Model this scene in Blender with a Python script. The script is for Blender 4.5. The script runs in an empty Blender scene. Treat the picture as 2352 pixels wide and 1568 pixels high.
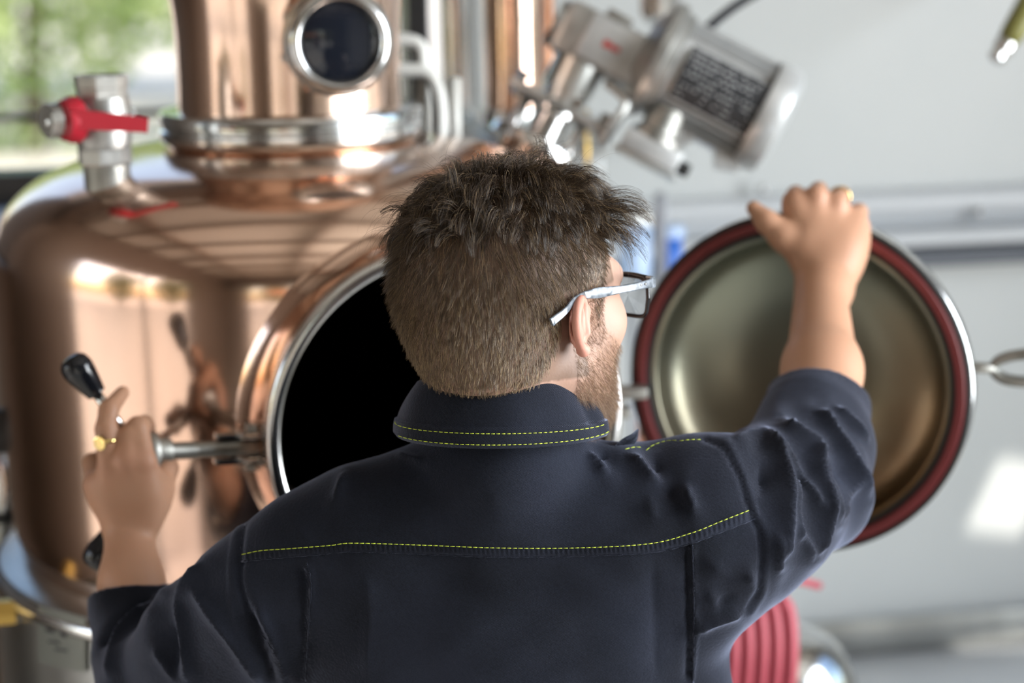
import bpy, bmesh, math, random
import numpy as np
from mathutils import Vector, Matrix, Euler
from mathutils.bvhtree import BVHTree
random.seed(7); RNG = np.random.default_rng(7)
D = bpy.data; COL = bpy.context.scene.collection; SC = bpy.context.scene
R = math.radians; PI = math.pi

# ------------------------------------------------------------------ camera
FPX = 4573.0; PITCH = R(12.0); ROLL = R(1.2); CAMP = Vector((0, 0, 1.92))
FWD = Vector((0, math.cos(PITCH), -math.sin(PITCH)))
_r0 = Vector((1, 0, 0)); _u0 = Vector((0, math.sin(PITCH), math.cos(PITCH)))
RGT = _r0*math.cos(ROLL) - _u0*math.sin(ROLL)
UPV = _u0*math.cos(ROLL) + _r0*math.sin(ROLL)
cd = D.cameras.new('camera'); cam = D.objects.new('camera', cd); COL.objects.link(cam)
cd.lens = FPX*36/2352; cd.sensor_width = 36; cd.clip_start = 0.05; cd.clip_end = 300
cam.matrix_world = Matrix(((RGT.x, UPV.x, -FWD.x, 0), (RGT.y, UPV.y, -FWD.y, 0), (RGT.z, UPV.z, -FWD.z, CAMP.z), (0, 0, 0, 1)))
cd.dof.use_dof = True; cd.dof.focus_distance = 1.70; cd.dof.aperture_fstop = 2.9
SC.camera = cam

def at(px, py, d):
    """point of the place at camera depth d seen at photo pixel px, py"""
    return CAMP + FWD*d + RGT*((px-1176)/FPX*d) + UPV*((784-py)/FPX*d)
def aty(px, py, Y):
    d = at(px, py, 1)-CAMP; return CAMP+d*(Y/d.y)
_M3 = np.array([[*RGT], [*UPV], [*FWD]])
def proj(P):
    q = (P-np.array(CAMP)) @ _M3.T
    return 1176+FPX*q[:, 0]/q[:, 2], 784-FPX*q[:, 1]/q[:, 2], q[:, 2]

# ------------------------------------------------------------------ world, sun, exposure
w = D.worlds.new('sky'); SC.world = w; w.use_nodes = True
nt = w.node_tree; nt.nodes.clear()
sky = nt.nodes.new('ShaderNodeTexSky'); sky.sky_type = 'NISHITA'; sky.sun_disc = False
sky.sun_elevation = R(48); sky.sun_rotation = R(230); sky.air_density = 1.2; sky.dust_density = 2.5
bg = nt.nodes.new('ShaderNodeBackground'); bg.inputs[1].default_value = 0.46
wo = nt.nodes.new('ShaderNodeOutputWorld')
nt.links.new(sky.outputs[0], bg.inputs[0]); nt.links.new(bg.outputs[0], wo.inputs[0])
SUNV = Vector((0.35, -0.62, 0.75)).normalized()      # towards the sun
sl = D.lights.new('sun', 'SUN'); so = D.objects.new('sun', sl); COL.objects.link(so)
sl.energy = 5.5; sl.angle = R(0.6); sl.color = (1.0, 0.95, 0.86)
so.rotation_euler = SUNV.to_track_quat('Z', 'Y').to_euler(); so.location = (3, -2, 6)
SC.view_settings.view_transform = 'Standard'; SC.view_settings.look = 'None'
SC.view_settings.gamma = 1; SC.view_settings.use_curve_mapping = False
SC.view_settings.exposure = -0.03
try:
    SC.cycles.use_denoising = True; SC.cycles.max_bounces = 10; SC.cycles.diffuse_bounces = 5
    SC.cycles.glossy_bounces = 6; SC.cycles.transmission_bounces = 6; SC.cycles.sample_clamp_indirect = 6
    SC.cycles.caustics_reflective = False; SC.cycles.caustics_refractive = False
except Exception: pass

def portal(name, loc, direction, sx, sy):
    l = D.lights.new(name, 'AREA'); l.shape = 'RECTANGLE'; l.size = sx; l.size_y = sy; l.cycles.is_portal = True
    o = D.objects.new(name, l); COL.objects.link(o); o.location = loc
    o.rotation_euler = Vector(direction).to_track_quat('-Z', 'Z' if abs(direction[2]) < .5 else 'Y').to_euler()
def fill_area(name, loc, direction, sx, sy, e, col):
    l = D.lights.new(name, 'AREA'); l.shape = 'RECTANGLE'; l.size = sx; l.size_y = sy; l.energy = e; l.color = col; l.spread = R(135)
    o = D.objects.new(name, l); COL.objects.link(o); o.location = loc
    o.rotation_euler = Vector(direction).to_track_quat('-Z', 'Z').to_euler()
fill_area('right_window_fill', (2.82, 1.0, 1.85), (-1, 0, 0), 2.9, 2.1, 270, (.93, .97, 1.0))  # area lamp added outside the right window to brighten the jacket's right side
portal('opening_behind_portal', (0.2, -3.0, 1.5), (0, 1, 0), 4.4, 3.0)
portal('opening_left_portal', (-2.2, 0.35, 1.15), (1, 0, 0), 1.9, 2.2)

# ------------------------------------------------------------------ materials
def mat(name, col, rough=0.5, metal=0.0, spec=0.5, **kw):
    m = D.materials.new(name); m.use_nodes = True
    b = m.node_tree.nodes['Principled BSDF']
    b.inputs['Base Color'].default_value = (*col, 1); b.inputs['Roughness'].default_value = rough
    b.inputs['Metallic'].default_value = metal; b.inputs['Specular IOR Level'].default_value = spec
    for k, v in kw.items(): b.inputs[k.replace('_', ' ')].default_value = v
    return m
def N(m, t): return m.node_tree.nodes.new(t)
def L(m, a, b): m.node_tree.links.new(a, b)
def coords(m, scale=(1, 1, 1), rot=(0, 0, 0), kind='Object'):
    tc = N(m, 'ShaderNodeTexCoord'); mp = N(m, 'ShaderNodeMapping')
    mp.inputs['Scale'].default_value = scale; mp.inputs['Rotation'].default_value = rot
    L(m, tc.outputs[kind], mp.inputs[0]); return mp.outputs[0]
def bump(m, height, strength=0.3, dist=0.002, normal=None):
    b = N(m, 'ShaderNodeBump'); b.inputs['Strength'].default_value = strength; b.inputs['Distance'].default_value = dist
    L(m, height, b.inputs['Height'])
    if normal is not None: L(m, normal, b.inputs['Normal'])
    L(m, b.outputs[0], m.node_tree.nodes['Principled BSDF'].inputs['Normal']); return b.outputs[0]
def noise(m, vec, scale, detail=3, rough=.5):
    n = N(m, 'ShaderNodeTexNoise'); n.inputs['Scale'].default_value = scale; n.inputs['Detail'].default_value = detail
    n.inputs['Roughness'].default_value = rough; L(m, vec, n.inputs['Vector']); return n.outputs['Fac']
def ramp(m, fac, stops):
    r = N(m, 'ShaderNodeValToRGB'); e = r.color_ramp.elements
    e[0].position = stops[0][0]; e[0].color = (*stops[0][1], 1); e[1].position = stops[1][0]; e[1].color = (*stops[1][1], 1)
    for p, c in stops[2:]:
        x = e.new(p); x.color = (*c, 1)
    L(m, fac, r.inputs[0]); return r.outputs[0]
def base(m): return m.node_tree.nodes['Principled BSDF'].inputs['Base Color']
def noisy(m, scale, c1, c2, bstr=0.0, bscale=None, sc=(1, 1, 1), rough=None, lo=.35, hi=.65, det=3):
    v = coords(m, sc); n = noise(m, v, scale, det)
    L(m, ramp(m, n, [(lo, c1), (hi, c2)]), base(m))
    if rough:
        mr = N(m, 'ShaderNodeMapRange'); mr.inputs['To Min'].default_value = rough[0]; mr.inputs['To Max'].default_value = rough[1]
        L(m, n, mr.inputs[0]); L(m, mr.outputs[0], m.node_tree.nodes['Principled BSDF'].inputs['Roughness'])
    if bstr: bump(m, noise(m, v, bscale or scale, det), bstr)
    return m

M = {}
M['copper'] = noisy(mat('copper', (.9, .55, .38), .14, 1.0), 3.0, (.74, .50, .385), (.86, .63, .50), .16, 2.2, sc=(1, 1, .25), rough=(.10, .20))
M['copper_dark'] = noisy(mat('tarnished_copper', (.5, .3, .2), .4, 1.0), 9, (.35, .17, .10), (.6, .35, .23), rough=(.25, .45))
M['inside'] = mat('shaded_copper_inside', (.012, .008, .006), .85, 0.0, .1)  # the dimness inside the pot, put into a near-black colour
M['steel'] = noisy(mat('polished_steel', (.7, .7, .7), .16, 1.0), 12, (.62, .63, .63), (.78, .78, .77), rough=(.12, .24))
M['steel_brushed'] = noisy(mat('brushed_steel', (.5, .5, .5), .34, 1.0), 8, (.42, .43, .42), (.56, .57, .55), .1, 30, sc=(1, 1, .2), rough=(.26, .42))
M['steel_old'] = noisy(mat('dull_steel', (.4, .4, .4), .45, .9), 18, (.24, .24, .22), (.48, .47, .44), .3, 60, rough=(.35, .6))
M['cast'] = noisy(mat('cast_alloy', (.5, .5, .5), .42, .85), 25, (.33, .33, .315), (.46, .46, .445), .25, 90, rough=(.32, .5))
M['alloy_paint'] = noisy(mat('silver_paint', (.6, .6, .6), .35, .5), 15, (.55, .56, .56), (.68, .69, .69), rough=(.28, .42))
M['dish'] = mat('stained_steel', (.3, .3, .28), .33, .92)
def _dish():
    m = M['dish']; v = coords(m); n = noise(m, v, 5, 4)
    sp = N(m, 'ShaderNodeSeparateXYZ'); L(m, v, sp.inputs[0])
    mr = N(m, 'ShaderNodeMapRange'); mr.inputs['From Min'].default_value = .33; mr.inputs['From Max'].default_value = .06
    L(m, sp.outputs['Z'], mr.inputs[0])
    mx = N(m, 'ShaderNodeMix'); mx.data_type = 'RGBA'
    ml = N(m, 'ShaderNodeMath'); ml.operation = 'MULTIPLY'; L(m, mr.outputs[0], ml.inputs[0]); L(m, n, ml.inputs[1])
    ml2 = N(m, 'ShaderNodeMath'); ml2.operation = 'MULTIPLY'; ml2.inputs[1].default_value = 1.7; L(m, ml.outputs[0], ml2.inputs[0])
    ml2.use_clamp = True; L(m, ml2.outputs[0], mx.inputs['Factor'])
    mx.inputs['A'].default_value = (.31, .34, .275, 1); mx.inputs['B'].default_value = (.17, .10, .045, 1)
    L(m, mx.outputs['Result'], base(m))
_dish()
M['gasket'] = mat('red_rubber', (.16, .022, .024), .5)
M['black_rubber'] = mat('black_rubber', (.012, .013, .013), .55)
M['knob'] = mat('black_bakelite', (.008, .009, .012), .12)
M['red_paint'] = mat('red_lever_coating', (.42, .015, .03), .38)
M['red_hose'] = noisy(mat('red_hose_rubber', (.5, .09, .11), .5), 8, (.42, .06, .085), (.54, .10, .13))
M['gold'] = mat('gold', (.95, .72, .30), .18, 1.0)
M['brass'] = mat('brass', (.62, .42, .12), .3, 1.0)
M['white_wall'] = noisy(mat('white_panel', (.60, .61, .60), .38), 1.5, (.585, .607, .60), (.64, .652, .643))
M['white_trim'] = mat('white_trim', (.60, .62, .64), .3)
M['grey_trim'] = mat('grey_aluminium', (.30, .31, .34), .4, .3)
M['strip'] = mat('rail_shade', (.09, .10, .12), .5)  # dark colour standing in for shade below the rail
M['black_frame'] = mat('black_window_frame', (.012, .012, .013), .35)
M['blue_sill'] = mat('blue_grey_sill', (.20, .27, .40), .25, .4)
M['floor'] = noisy(mat('floor_coating', (.6, .57, .5), .4), 4, (.58, .54, .47), (.68, .64, .57))
M['ceiling'] = mat('ceiling_board', (.62, .58, .52), .7)
M['beam'] = mat('ceiling_beam', (.16, .11, .08), .6)
M['dark_wall'] = mat('brown_wall', (.11, .08, .06), .6)
M['ground'] = noisy(mat('pale_gravel', (.7, .66, .58), .9), 1.2, (.46, .42, .35), (.60, .55, .47))
M['bark'] = noisy(mat('bark', (.1, .07, .05), .9), 12, (.06, .045, .035), (.16, .12, .09), .5)
def leafmat(name, a, b):
    m = mat(name, a, .5); v = coords(m); n = noise(m, v, 1.3, 3)
    c = ramp(m, n, [(.35, a), (.65, b)]); L(m, c, base(m))
    t = N(m, 'ShaderNodeBsdfTranslucent'); mx = N(m, 'ShaderNodeMixShader'); mx.inputs[0].default_value = .45
    L(m, c, t.inputs[0]); nd = m.node_tree.nodes
    L(m, nd['Principled BSDF'].outputs[0], mx.inputs[1]); L(m, t.outputs[0], mx.inputs[2])
    L(m, mx.outputs[0], nd['Material Output'].inputs[0]); return m
M['leaf'] = leafmat('green_leaves', (.20, .31, .09), (.58, .66, .33))
M['leaf_yellow'] = leafmat('yellow_green_leaves', (.16, .18, .03), (.35, .30, .08))
M['orange'] = mat('orange_awning', (.75, .22, .05), .7)
M['brick'] = mat('outer_plaster', (.55, .40, .33), .9)
M['glass'] = mat('clear_glass', (1, 1, 1), .0, 0, .5, Transmission_Weight=1.0, IOR=1.08)
M['porthole_glass'] = mat('dark_sight_glass', (.010, .012, .018), .05)
M['lens'] = mat('spectacle_lens', (.96, .97, 1), .0, 0, .5, Transmission_Weight=1.0, IOR=1.03)
M['frame'] = mat('black_acetate', (.012, .012, .014), .2)
M['temple'] = noisy(mat('grey_marbled_acetate', (.3, .32, .35), .25), 160, (.07, .085, .10), (.22, .245, .28))
M['olive'] = mat('olive_rubber', (.20, .19, .05), .45)
M['cable'] = mat('black_cable', (.02, .02, .022), .4)
M['plate'] = mat('dark_type_plate', (.03, .032, .036), .35)
M['print'] = mat('pale_print', (.6, .6, .6), .5)
M['logo'] = mat('red_print', (.6, .05, .04), .5)
M['label'] = mat('worn_plate', (.42, .44, .40), .4, .5)
M['blue'] = mat('blue_plastic', (.03, .14, .55), .3)
M['blue_pale'] = mat('pale_blue_plastic', (.45, .58, .80), .25)
M['pink'] = mat('copper_pipe_pink', (.8, .45, .35), .3, 1.0)
M['thread'] = mat('lime_thread', (.62, .75, .06), .6)
M['white_pipe'] = mat('white_tube', (.75, .74, .70), .35)
# denim: dark navy twill with a worn, fuzzy nap
def denim(name, rot=0.0):
    m = mat(name, (.018, .021, .034), .88, 0, .12)
    b = m.node_tree.nodes['Principled BSDF']
    b.inputs['Sheen Weight'].default_value = .75; b.inputs['Sheen Roughness'].default_value = .30
    b.inputs['Sheen Tint'].default_value = (.60, .66, .90, 1)
    v = coords(m); n1 = noise(m, v, 7, 3); n2 = noise(m, v, 900, 2)
    mu = N(m, 'ShaderNodeMath'); mu.operation = 'MULTIPLY_ADD'; mu.inputs[1].default_value = .55; L(m, n2, mu.inputs[0]); L(m, n1, mu.inputs[2])
    L(m, ramp(m, mu.outputs[0], [(.50, (.0032, .0036, .0056)), (1.0, (.018, .021, .033))]), base(m))
    v2 = coords(m, (1, .35, 1), (0, R(38)+rot, 0))
    wv = N(m, 'ShaderNodeTexWave'); wv.inputs['Scale'].default_value = 360; wv.inputs['Distortion'].default_value = 1.2
    wv.inputs['Detail'].default_value = 1; wv.bands_direction = 'X'; L(m, v2, wv.inputs['Vector'])
    a = bump(m, wv.outputs['Fac'], .55, .0005)
    bump(m, noise(m, v, 420, 3), .35, .0008, a); return m
M['denim'] = denim('navy_twill')
M['denim_collar'] = denim('navy_twill_collar', R(8))
M['trouser'] = mat('dark_trouser', (.02, .02, .025), .9)
M['boot'] = mat('boot_leather', (.03, .02, .015), .5)
def attr_mat(name, rough, spec, **kw):
    m = mat(name, (.5, .5, .5), rough, 0, spec, **kw)
    a = N(m, 'ShaderNodeAttribute'); a.attribute_name = 'tint'; L(m, a.outputs['Color'], base(m)); return m, a
M['hair'], _ = attr_mat('hair', .42, .45)
M['hair'].node_tree.nodes['Principled BSDF'].inputs['Anisotropic'].default_value = .6
M['skin'], _a = attr_mat('skin', .5, .35)
_b = M['skin'].node_tree.nodes['Principled BSDF']
_b.inputs['Subsurface Weight'].default_value = .10; _b.inputs['Subsurface Radius'].default_value = (1, .35, .2); _b.inputs['Subsurface Scale'].default_value = .006
_v = coords(M['skin']); bump(M['skin'], noise(M['skin'], _v, 380, 3), .25, .0006)
M['nail'] = mat('nail', (.62, .40, .32), .3)

# ------------------------------------------------------------------ mesh helpers
WL = {}
def obj(name, bm, m, parent=None, smooth=True, kind=None, mesh=None, label=None):
    if mesh is None:
        me = D.meshes.new(name); bm.normal_update(); bm.to_mesh(me); bm.free()
    else: me = mesh
    n = len(me.vertices); co = np.empty(n*3, np.float32); me.vertices.foreach_get('co', co); co = co.reshape(-1, 3)
    lo, hi = co.min(0), co.max(0); c = np.array([(lo[0]+hi[0])/2, (lo[1]+hi[1])/2, lo[2]])
    co -= c.astype(np.float32); me.vertices.foreach_set('co', co.ravel())
    if smooth is True: me.polygons.foreach_set('use_smooth', [True]*len(me.polygons))
    elif smooth == 'angle': smooth_angle(me)
    me.update()
    o = D.objects.new(name, me); COL.objects.link(o)
    for x in (m if isinstance(m, (list, tuple)) else [m]): me.materials.append(x)
    o.location = Vector(c) - (WL[parent.name] if parent else Vector())
    if parent: o.parent = parent
    WL[o.name] = Vector(c)
    if kind: o['kind'] = kind
    if label: o['label'] = label
    return o
def smooth_angle(me, ang=R(35)):
    me.polygons.foreach_set('use_smooth', [True]*len(me.polygons))
    bm = bmesh.new(); bm.from_mesh(me)
    for e in bm.edges:
        if len(e.link_faces) == 2 and e.calc_face_angle(0) > ang: e.smooth = False
    bm.to_mesh(me); bm.free()
def thing(name, label, cat, loc, group=None):
    o = D.objects.new(name, None); COL.objects.link(o); o.location = loc; WL[o.name] = Vector(loc); o.empty_display_size = .1
    return tag(o, label, cat, group)
def tag(o, label, cat, group=None):
    o['label'] = label; o['category'] = cat
    if group: o['group'] = group
    return o
def struct(name, bm, m, parent=None, smooth=False):
    o = obj(name, bm, m, parent, smooth)
    if not parent: o['kind'] = 'structure'
    return o
def frame(o, z, xh=(1, 0, 0.013)):
    z = Vector(z).normalized(); x = Vector(xh); x = (x - z*x.dot(z)).normalized(); y = z.cross(x); o = Vector(o)
    return Matrix(((x.x, y.x, z.x, o.x), (x.y, y.y, z.y, o.y), (x.z, y.z, z.z, o.z), (0, 0, 0, 1)))
def box(bm, lo, hi, fr=None, bev=0.0):
    lo, hi = Vector(lo), Vector(hi); g = bmesh.ops.create_cube(bm, size=1); vs = g['verts']
    for v in vs: v.co = Vector(((v.co.x+.5)*(hi.x-lo.x)+lo.x, (v.co.y+.5)*(hi.y-lo.y)+lo.y, (v.co.z+.5)*(hi.z-lo.z)+lo.z))
    if bev > 0:
        es = list({e for v in vs for e in v.link_edges})
        r = bmesh.ops.bevel(bm, geom=es, offset=bev, segments=2, profile=.5, affect='EDGES'); vs = list({v for f in r['faces'] for v in f.verts} | {v for v in vs if v.is_valid})
    if fr is not None:
        for v in vs: v.co = fr @ v.co
    return bm
def lathe(bm, prof, fr=None, n=48, a0=0.0, a1=2*PI, close=False):
    fr = fr or Matrix(); full = abs(a1-a0-2*PI) < 1e-6; m = n if full else n+1
    rings = []
    for r, z in prof:
        if r < 1e-6: rings.append([bm.verts.new(fr @ Vector((0, 0, z)))])
        else: rings.append([bm.verts.new(fr @ Vector((r*math.cos(a0+(a1-a0)*i/n), r*math.sin(a0+(a1-a0)*i/n), z))) for i in range(m)])
    pairs = list(zip(rings, rings[1:])) + ([(rings[-1], rings[0])] if close else [])
    for A, B in pairs:
        for i in range(n):
            j = (i+1) % m if full else i+1
            try:
                if len(A) == 1 and len(B) == 1: continue
                if len(A) == 1: bm.faces.new((A[0], B[i], B[j]))
                elif len(B) == 1: bm.faces.new((A[i], B[0], A[j]))
                else: bm.faces.new((A[i], B[i], B[j], A[j]))
            except ValueError: pass
    return bm
def spline(pts, n):
    P = [Vector(p) for p in pts]; Q = [P[0]*2-P[1]] + P + [P[-1]*2-P[-2]]; out = []
    seg = len(P)-1
    for k in range(n+1):
        t = k/n*seg; i = min(int(t), seg-1); u = t-i; a, b, c, d = Q[i:i+4]
        out.append(.5*((2*b) + (c-a)*u + (2*a-5*b+4*c-d)*u*u + (3*b-a-3*c+d)*u**3))
    return out
def tube(bm, pts, rad, n=12, caps=True, flat=1.0):
    P = [Vector(p) for p in pts]; k = len(P); rr = rad if isinstance(rad, (list, tuple)) else [rad]*k
    t0 = (P[1]-P[0]).normalized(); ref = Vector((0, 0, 1)) if abs(t0.z) < .9 else Vector((1, 0, 0)); u = t0.cross(ref).normalized()
    rings = []
    for i, p in enumerate(P):
        t = (P[min(i+1, k-1)]-P[max(i-1, 0)]).normalized(); u = (u - t*u.dot(t)).normalized(); v = t.cross(u)
        rings.append([bm.verts.new(p + (u*math.cos(2*PI*j/n) + v*math.sin(2*PI*j/n)*flat)*rr[i]) for j in range(n)])
    for A, B in zip(rings, rings[1:]):
        for j in range(n): bm.faces.new((A[j], A[(j+1) % n], B[(j+1) % n], B[j]))
    if caps:
        bm.faces.new(rings[0][::-1]); bm.faces.new(rings[-1])
    return bm
def cyl(bm, a, b, r, r2=None, n=24, bev=0.0):
    a, b = Vector(a), Vector(b); h = (b-a).length; r2 = r if r2 is None else r2
    if bev: pr = [(0, 0), (r-bev, 0), (r, bev), (r2, h-bev), (r2-bev, h), (0, h)]
    else: pr = [(0, 0), (r, 0), (r2, h), (0, h)]
    xh = (1, 0, 0.01) if abs((b-a).normalized().x) < .9 else (0, 1, 0)
    return lathe(bm, pr, frame(a, b-a, xh), n)
def prism(bm, poly, z0, z1, fr=None, bev=0):
    fr = fr or Matrix(); A = [bm.verts.new(fr @ Vector((x, y, z0))) for x, y in poly]; B = [bm.verts.new(fr @ Vector((x, y, z1))) for x, y in poly]
    fs = [bm.faces.new(A[::-1]), bm.faces.new(B)]; n = len(poly)
    for i in range(n): fs.append(bm.faces.new((A[i], A[(i+1) % n], B[(i+1) % n], B[i])))
    if bev: bmesh.ops.bevel(bm, geom=list(set(e for f in fs[:2] for e in f.edges)), offset=bev, segments=2, affect='EDGES')
    return bm
def NB(): return bmesh.new()
def text(s, size, fr, depth=.0008):
    c = D.curves.new('text', 'FONT'); c.body = s; c.size = size; c.extrude = depth; c.align_x = 'CENTER'; c.align_y = 'CENTER'; c.resolution_u = 2
    o = D.objects.new('text', c); COL.objects.link(o); bpy.context.view_layer.update()
    me = D.meshes.new_from_object(o); me.transform(fr); D.objects.remove(o); D.curves.remove(c); return me
def mesh_from(V, F, name='mesh'):
    me = D.meshes.new(name); V = np.asarray(V, np.float32); F = np.asarray(F, np.int32); k = F.shape[1]
    me.vertices.add(len(V)); me.vertices.foreach_set('co', V.ravel())
    me.loops.add(F.size); me.loops.foreach_set('vertex_index', F.ravel())
    me.polygons.add(len(F)); me.polygons.foreach_set('loop_start', np.arange(0, F.size, k, dtype=np.int32))
    try: me.polygons.foreach_set('loop_total', np.full(len(F), k, np.int32))
    except Exception: pass
    me.update(calc_edges=True); return me
def set_tint(me, C):
    a = me.attributes.new('tint', 'FLOAT_COLOR', 'POINT'); c = np.ones((len(me.vertices), 4), np.float32); c[:, :3] = C
    a.data.foreach_set('color', c.ravel())

# ------------------------------------------------------------------ implicit surfaces
class Field:
    def __init__(s, lo, hi, h):
        s.lo = np.array(lo, float); s.h = h; s.n = np.ceil((np.array(hi)-s.lo)/h).astype(int)+1
        s.F = np.full(s.n, .5, np.float32)
    def _blk(s, lo, hi):
        i0 = np.maximum(np.floor((lo-s.lo)/s.h).astype(int), 0); i1 = np.minimum(np.ceil((hi-s.lo)/s.h).astype(int)+1, s.n)
        if (i1 <= i0).any(): return None
        ax = [(s.lo[a]+s.h*np.arange(i0[a], i1[a])).astype(np.float32) for a in range(3)]
        return tuple(slice(i0[a], i1[a]) for a in range(3)), ax[0][:, None, None], ax[1][None, :, None], ax[2][None, None, :]
    def _put(s, sl, d, k, sub):
        a = s.F[sl]
        if sub:
            if k > 0: h = np.clip(.5-.5*(d+a)/k, 0, 1); s.F[sl] = a*(1-h) + (-d)*h + k*h*(1-h)
            else: s.F[sl] = np.maximum(a, -d)
        else:
            if k > 0: h = np.clip(.5+.5*(a-d)/k, 0, 1); s.F[sl] = a*(1-h) + d*h - k*h*(1-h)
            else: s.F[sl] = np.minimum(a, d)
    def cone(s, a, b, ra, rb, k=.01, sub=False):
        a = np.array(a, np.float32); b = np.array(b, np.float32); r = max(ra, rb); mg = max(k, .006)+.02+r
        q = s._blk(np.minimum(a, b)-mg, np.maximum(a, b)+mg)
        if q is None: return s
        sl, X, Y, Z = q; d = b-a; L2 = float(d@d)+1e-12
        t = np.clip(((X-a[0])*d[0]+(Y-a[1])*d[1]+(Z-a[2])*d[2])/L2, 0, 1)
        dd = np.sqrt((X-a[0]-t*d[0])**2+(Y-a[1]-t*d[1])**2+(Z-a[2]-t*d[2])**2) - (ra+(rb-ra)*t)
        s._put(sl, dd, k, sub); return s
    def ell(s, c, r, rot=None, k=.01, sub=False):
        c = np.array(c, np.float32); r = np.array(r, np.float32); mg = float(r.max())+max(k, .006)+.02
        q = s._blk(c-mg, c+mg)
        if q is None: return s
        sl, X, Y, Z = q; A = np.eye(3, dtype=np.float32) if rot is None else np.array(rot, np.float32)
        x, y, z = X-c[0], Y-c[1], Z-c[2]; P = [x*A[0, i]+y*A[1, i]+z*A[2, i] for i in range(3)]
        k0 = np.sqrt(sum((P[i]/r[i])**2 for i in range(3))); k1 = np.sqrt(sum((P[i]/r[i]**2)**2 for i in range(3)))+1e-9
        s._put(sl, k0*(k0-1)/k1, k, sub); return s
    def chain(s, pts, rad, k=.006, sub=False):
        for i in range(len(pts)-1): s.cone(pts[i], pts[i+1], rad[i], rad[i+1], k, sub)
        return s
    def cut(s, p, nrm, rad, k=0.0):
        """remove what lies beyond the plane (p, nrm) within rad of p"""
        p = np.array(p, np.float32); n = np.array(Vector(nrm).normalized(), np.float32)
        sl, X, Y, Z = s._blk(p-rad, p+rad)
        pl = (X-p[0])*n[0]+(Y-p[1])*n[1]+(Z-p[2])*n[2]; rr = np.sqrt((X-p[0])**2+(Y-p[1])**2+(Z-p[2])**2)-rad
        s._put(sl, np.maximum(-pl, rr), k, True); return s
    def mesh(s):
        F = s.F; S = F < 0; n = S.shape
        c = np.zeros([i-1 for i in n], np.uint8)
        offs = [(i, j, k) for i in (0, 1) for j in (0, 1) for k in (0, 1)]
        for o in offs: c += S[o[0]:n[0]-1+o[0], o[1]:n[1]-1+o[1], o[2]:n[2]-1+o[2]]
        I, J, K = np.nonzero((c > 0) & (c < 8))
        ids = np.full(c.shape, -1, np.int32); ids[I, J, K] = np.arange(len(I))
        acc = np.zeros((len(I), 3)); cnt = np.zeros(len(I)); base_ = np.stack([I, J, K], 1).astype(float)
        for o in offs:
            for ax in range(3):
                if o[ax]: continue
                p = list(o); p[ax] = 1
                f0 = F[I+o[0], J+o[1], K+o[2]]; f1 = F[I+p[0], J+p[1], K+p[2]]; mk = (f0 < 0) != (f1 < 0)
                t = np.where(mk, f0/(f0-f1+1e-20*(~mk)+(~mk)*1.0), 0); v = np.tile(np.array(o, float), (len(I), 1)); v[:, ax] += t
                acc += v*mk[:, None]; cnt += mk
        V = s.lo + s.h*(base_+acc/cnt[:, None]); Q = []
        for ax in range(3):
            u, v_ = (ax+1) % 3, (ax+2) % 3
            s0 = [slice(None)]*3; s1 = [slice(None)]*3
            s0[ax] = slice(0, n[ax]-1); s1[ax] = slice(1, n[ax])
            a, b = S[tuple(s0)], S[tuple(s1)]; E = np.stack(np.nonzero(a != b), 1)
            ok = (E[:, u] > 0) & (E[:, v_] > 0) & (E[:, u] < n[u]-1) & (E[:, v_] < n[v_]-1); E = E[ok]
            ins = a[E[:, 0], E[:, 1], E[:, 2]]
            def cell(du, dv):
                c_ = E.copy(); c_[:, u] += du; c_[:, v_] += dv; return ids[c_[:, 0], c_[:, 1], c_[:, 2]]
            q = np.stack([cell(-1, -1), cell(0, -1), cell(0, 0), cell(-1, 0)], 1)
            q[~ins] = q[~ins][:, ::-1]; Q.append(q)
        Q = np.concatenate(Q); Q = Q[(Q >= 0).all(1)]
        return V, Q
def vnormals(V, Q):
    a = V[Q[:, 2]]-V[Q[:, 0]]; b = V[Q[:, 3 if Q.shape[1] == 4 else 1]]-V[Q[:, 1 if Q.shape[1] == 4 else 0]]
    fn = np.cross(a, b) if Q.shape[1] == 4 else np.cross(V[Q[:, 1]]-V[Q[:, 0]], V[Q[:, 2]]-V[Q[:, 0]])
    Nn = np.zeros_like(V)
    for i in range(Q.shape[1]): np.add.at(Nn, Q[:, i], fn)
    return Nn/(np.linalg.norm(Nn, axis=1, keepdims=True)+1e-12)
def seg_dist(px, py, pts):
    d = np.full(px.shape, 1e9)
    for (x0, y0), (x1, y1) in zip(pts, pts[1:]):
        dx, dy = x1-x0, y1-y0; t = np.clip(((px-x0)*dx+(py-y0)*dy)/(dx*dx+dy*dy+1e-9), 0, 1)
        d = np.minimum(d, np.hypot(px-x0-t*dx, py-y0-t*dy))
    return d

# ================================================================== SETTING
# back wall frame: origin on the wall at photo x 1800, receding slightly to the right
WO = at(1800, 500, 3.75); WO = Vector((WO.x, WO.y, 0)); wd = Vector((math.cos(R(9)), math.sin(R(9)), 0)); wn = Vector((math.sin(R(9)), -math.cos(R(9)), 0))
WF = Matrix(((wd.x, -wn.x, 0, WO.x), (wd.y, -wn.y, 0, WO.y), (0, 0, 1, 0), (0, 0, 0, 1)))   # x along the wall, y into it, z up
def on_wall(px, py, off=0.0):
    """point where the ray of a photo pixel meets the plane `off` metres in front of the back wall"""
    d = at(px, py, 1)-CAMP; n = wn; t = ((WO+n*off)-CAMP).dot(n)/d.dot(n); return CAMP+d*t
def wl(px, py=500, off=0.0):
    return WF.inverted() @ on_wall(px, py, off)
xl = wl(1085).x                       # where the white wall starts (left of it: glazing)
HW = 3.3
struct('floor', box(NB(), (-2.6, -3.2, -.12), (3.0, 5.2, 0)), M['floor'])
bm = NB(); box(bm, (xl, 0, 0), (2.4, .12, HW), WF); wall_back = struct('wall_back', bm, M['white_wall'])
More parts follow.
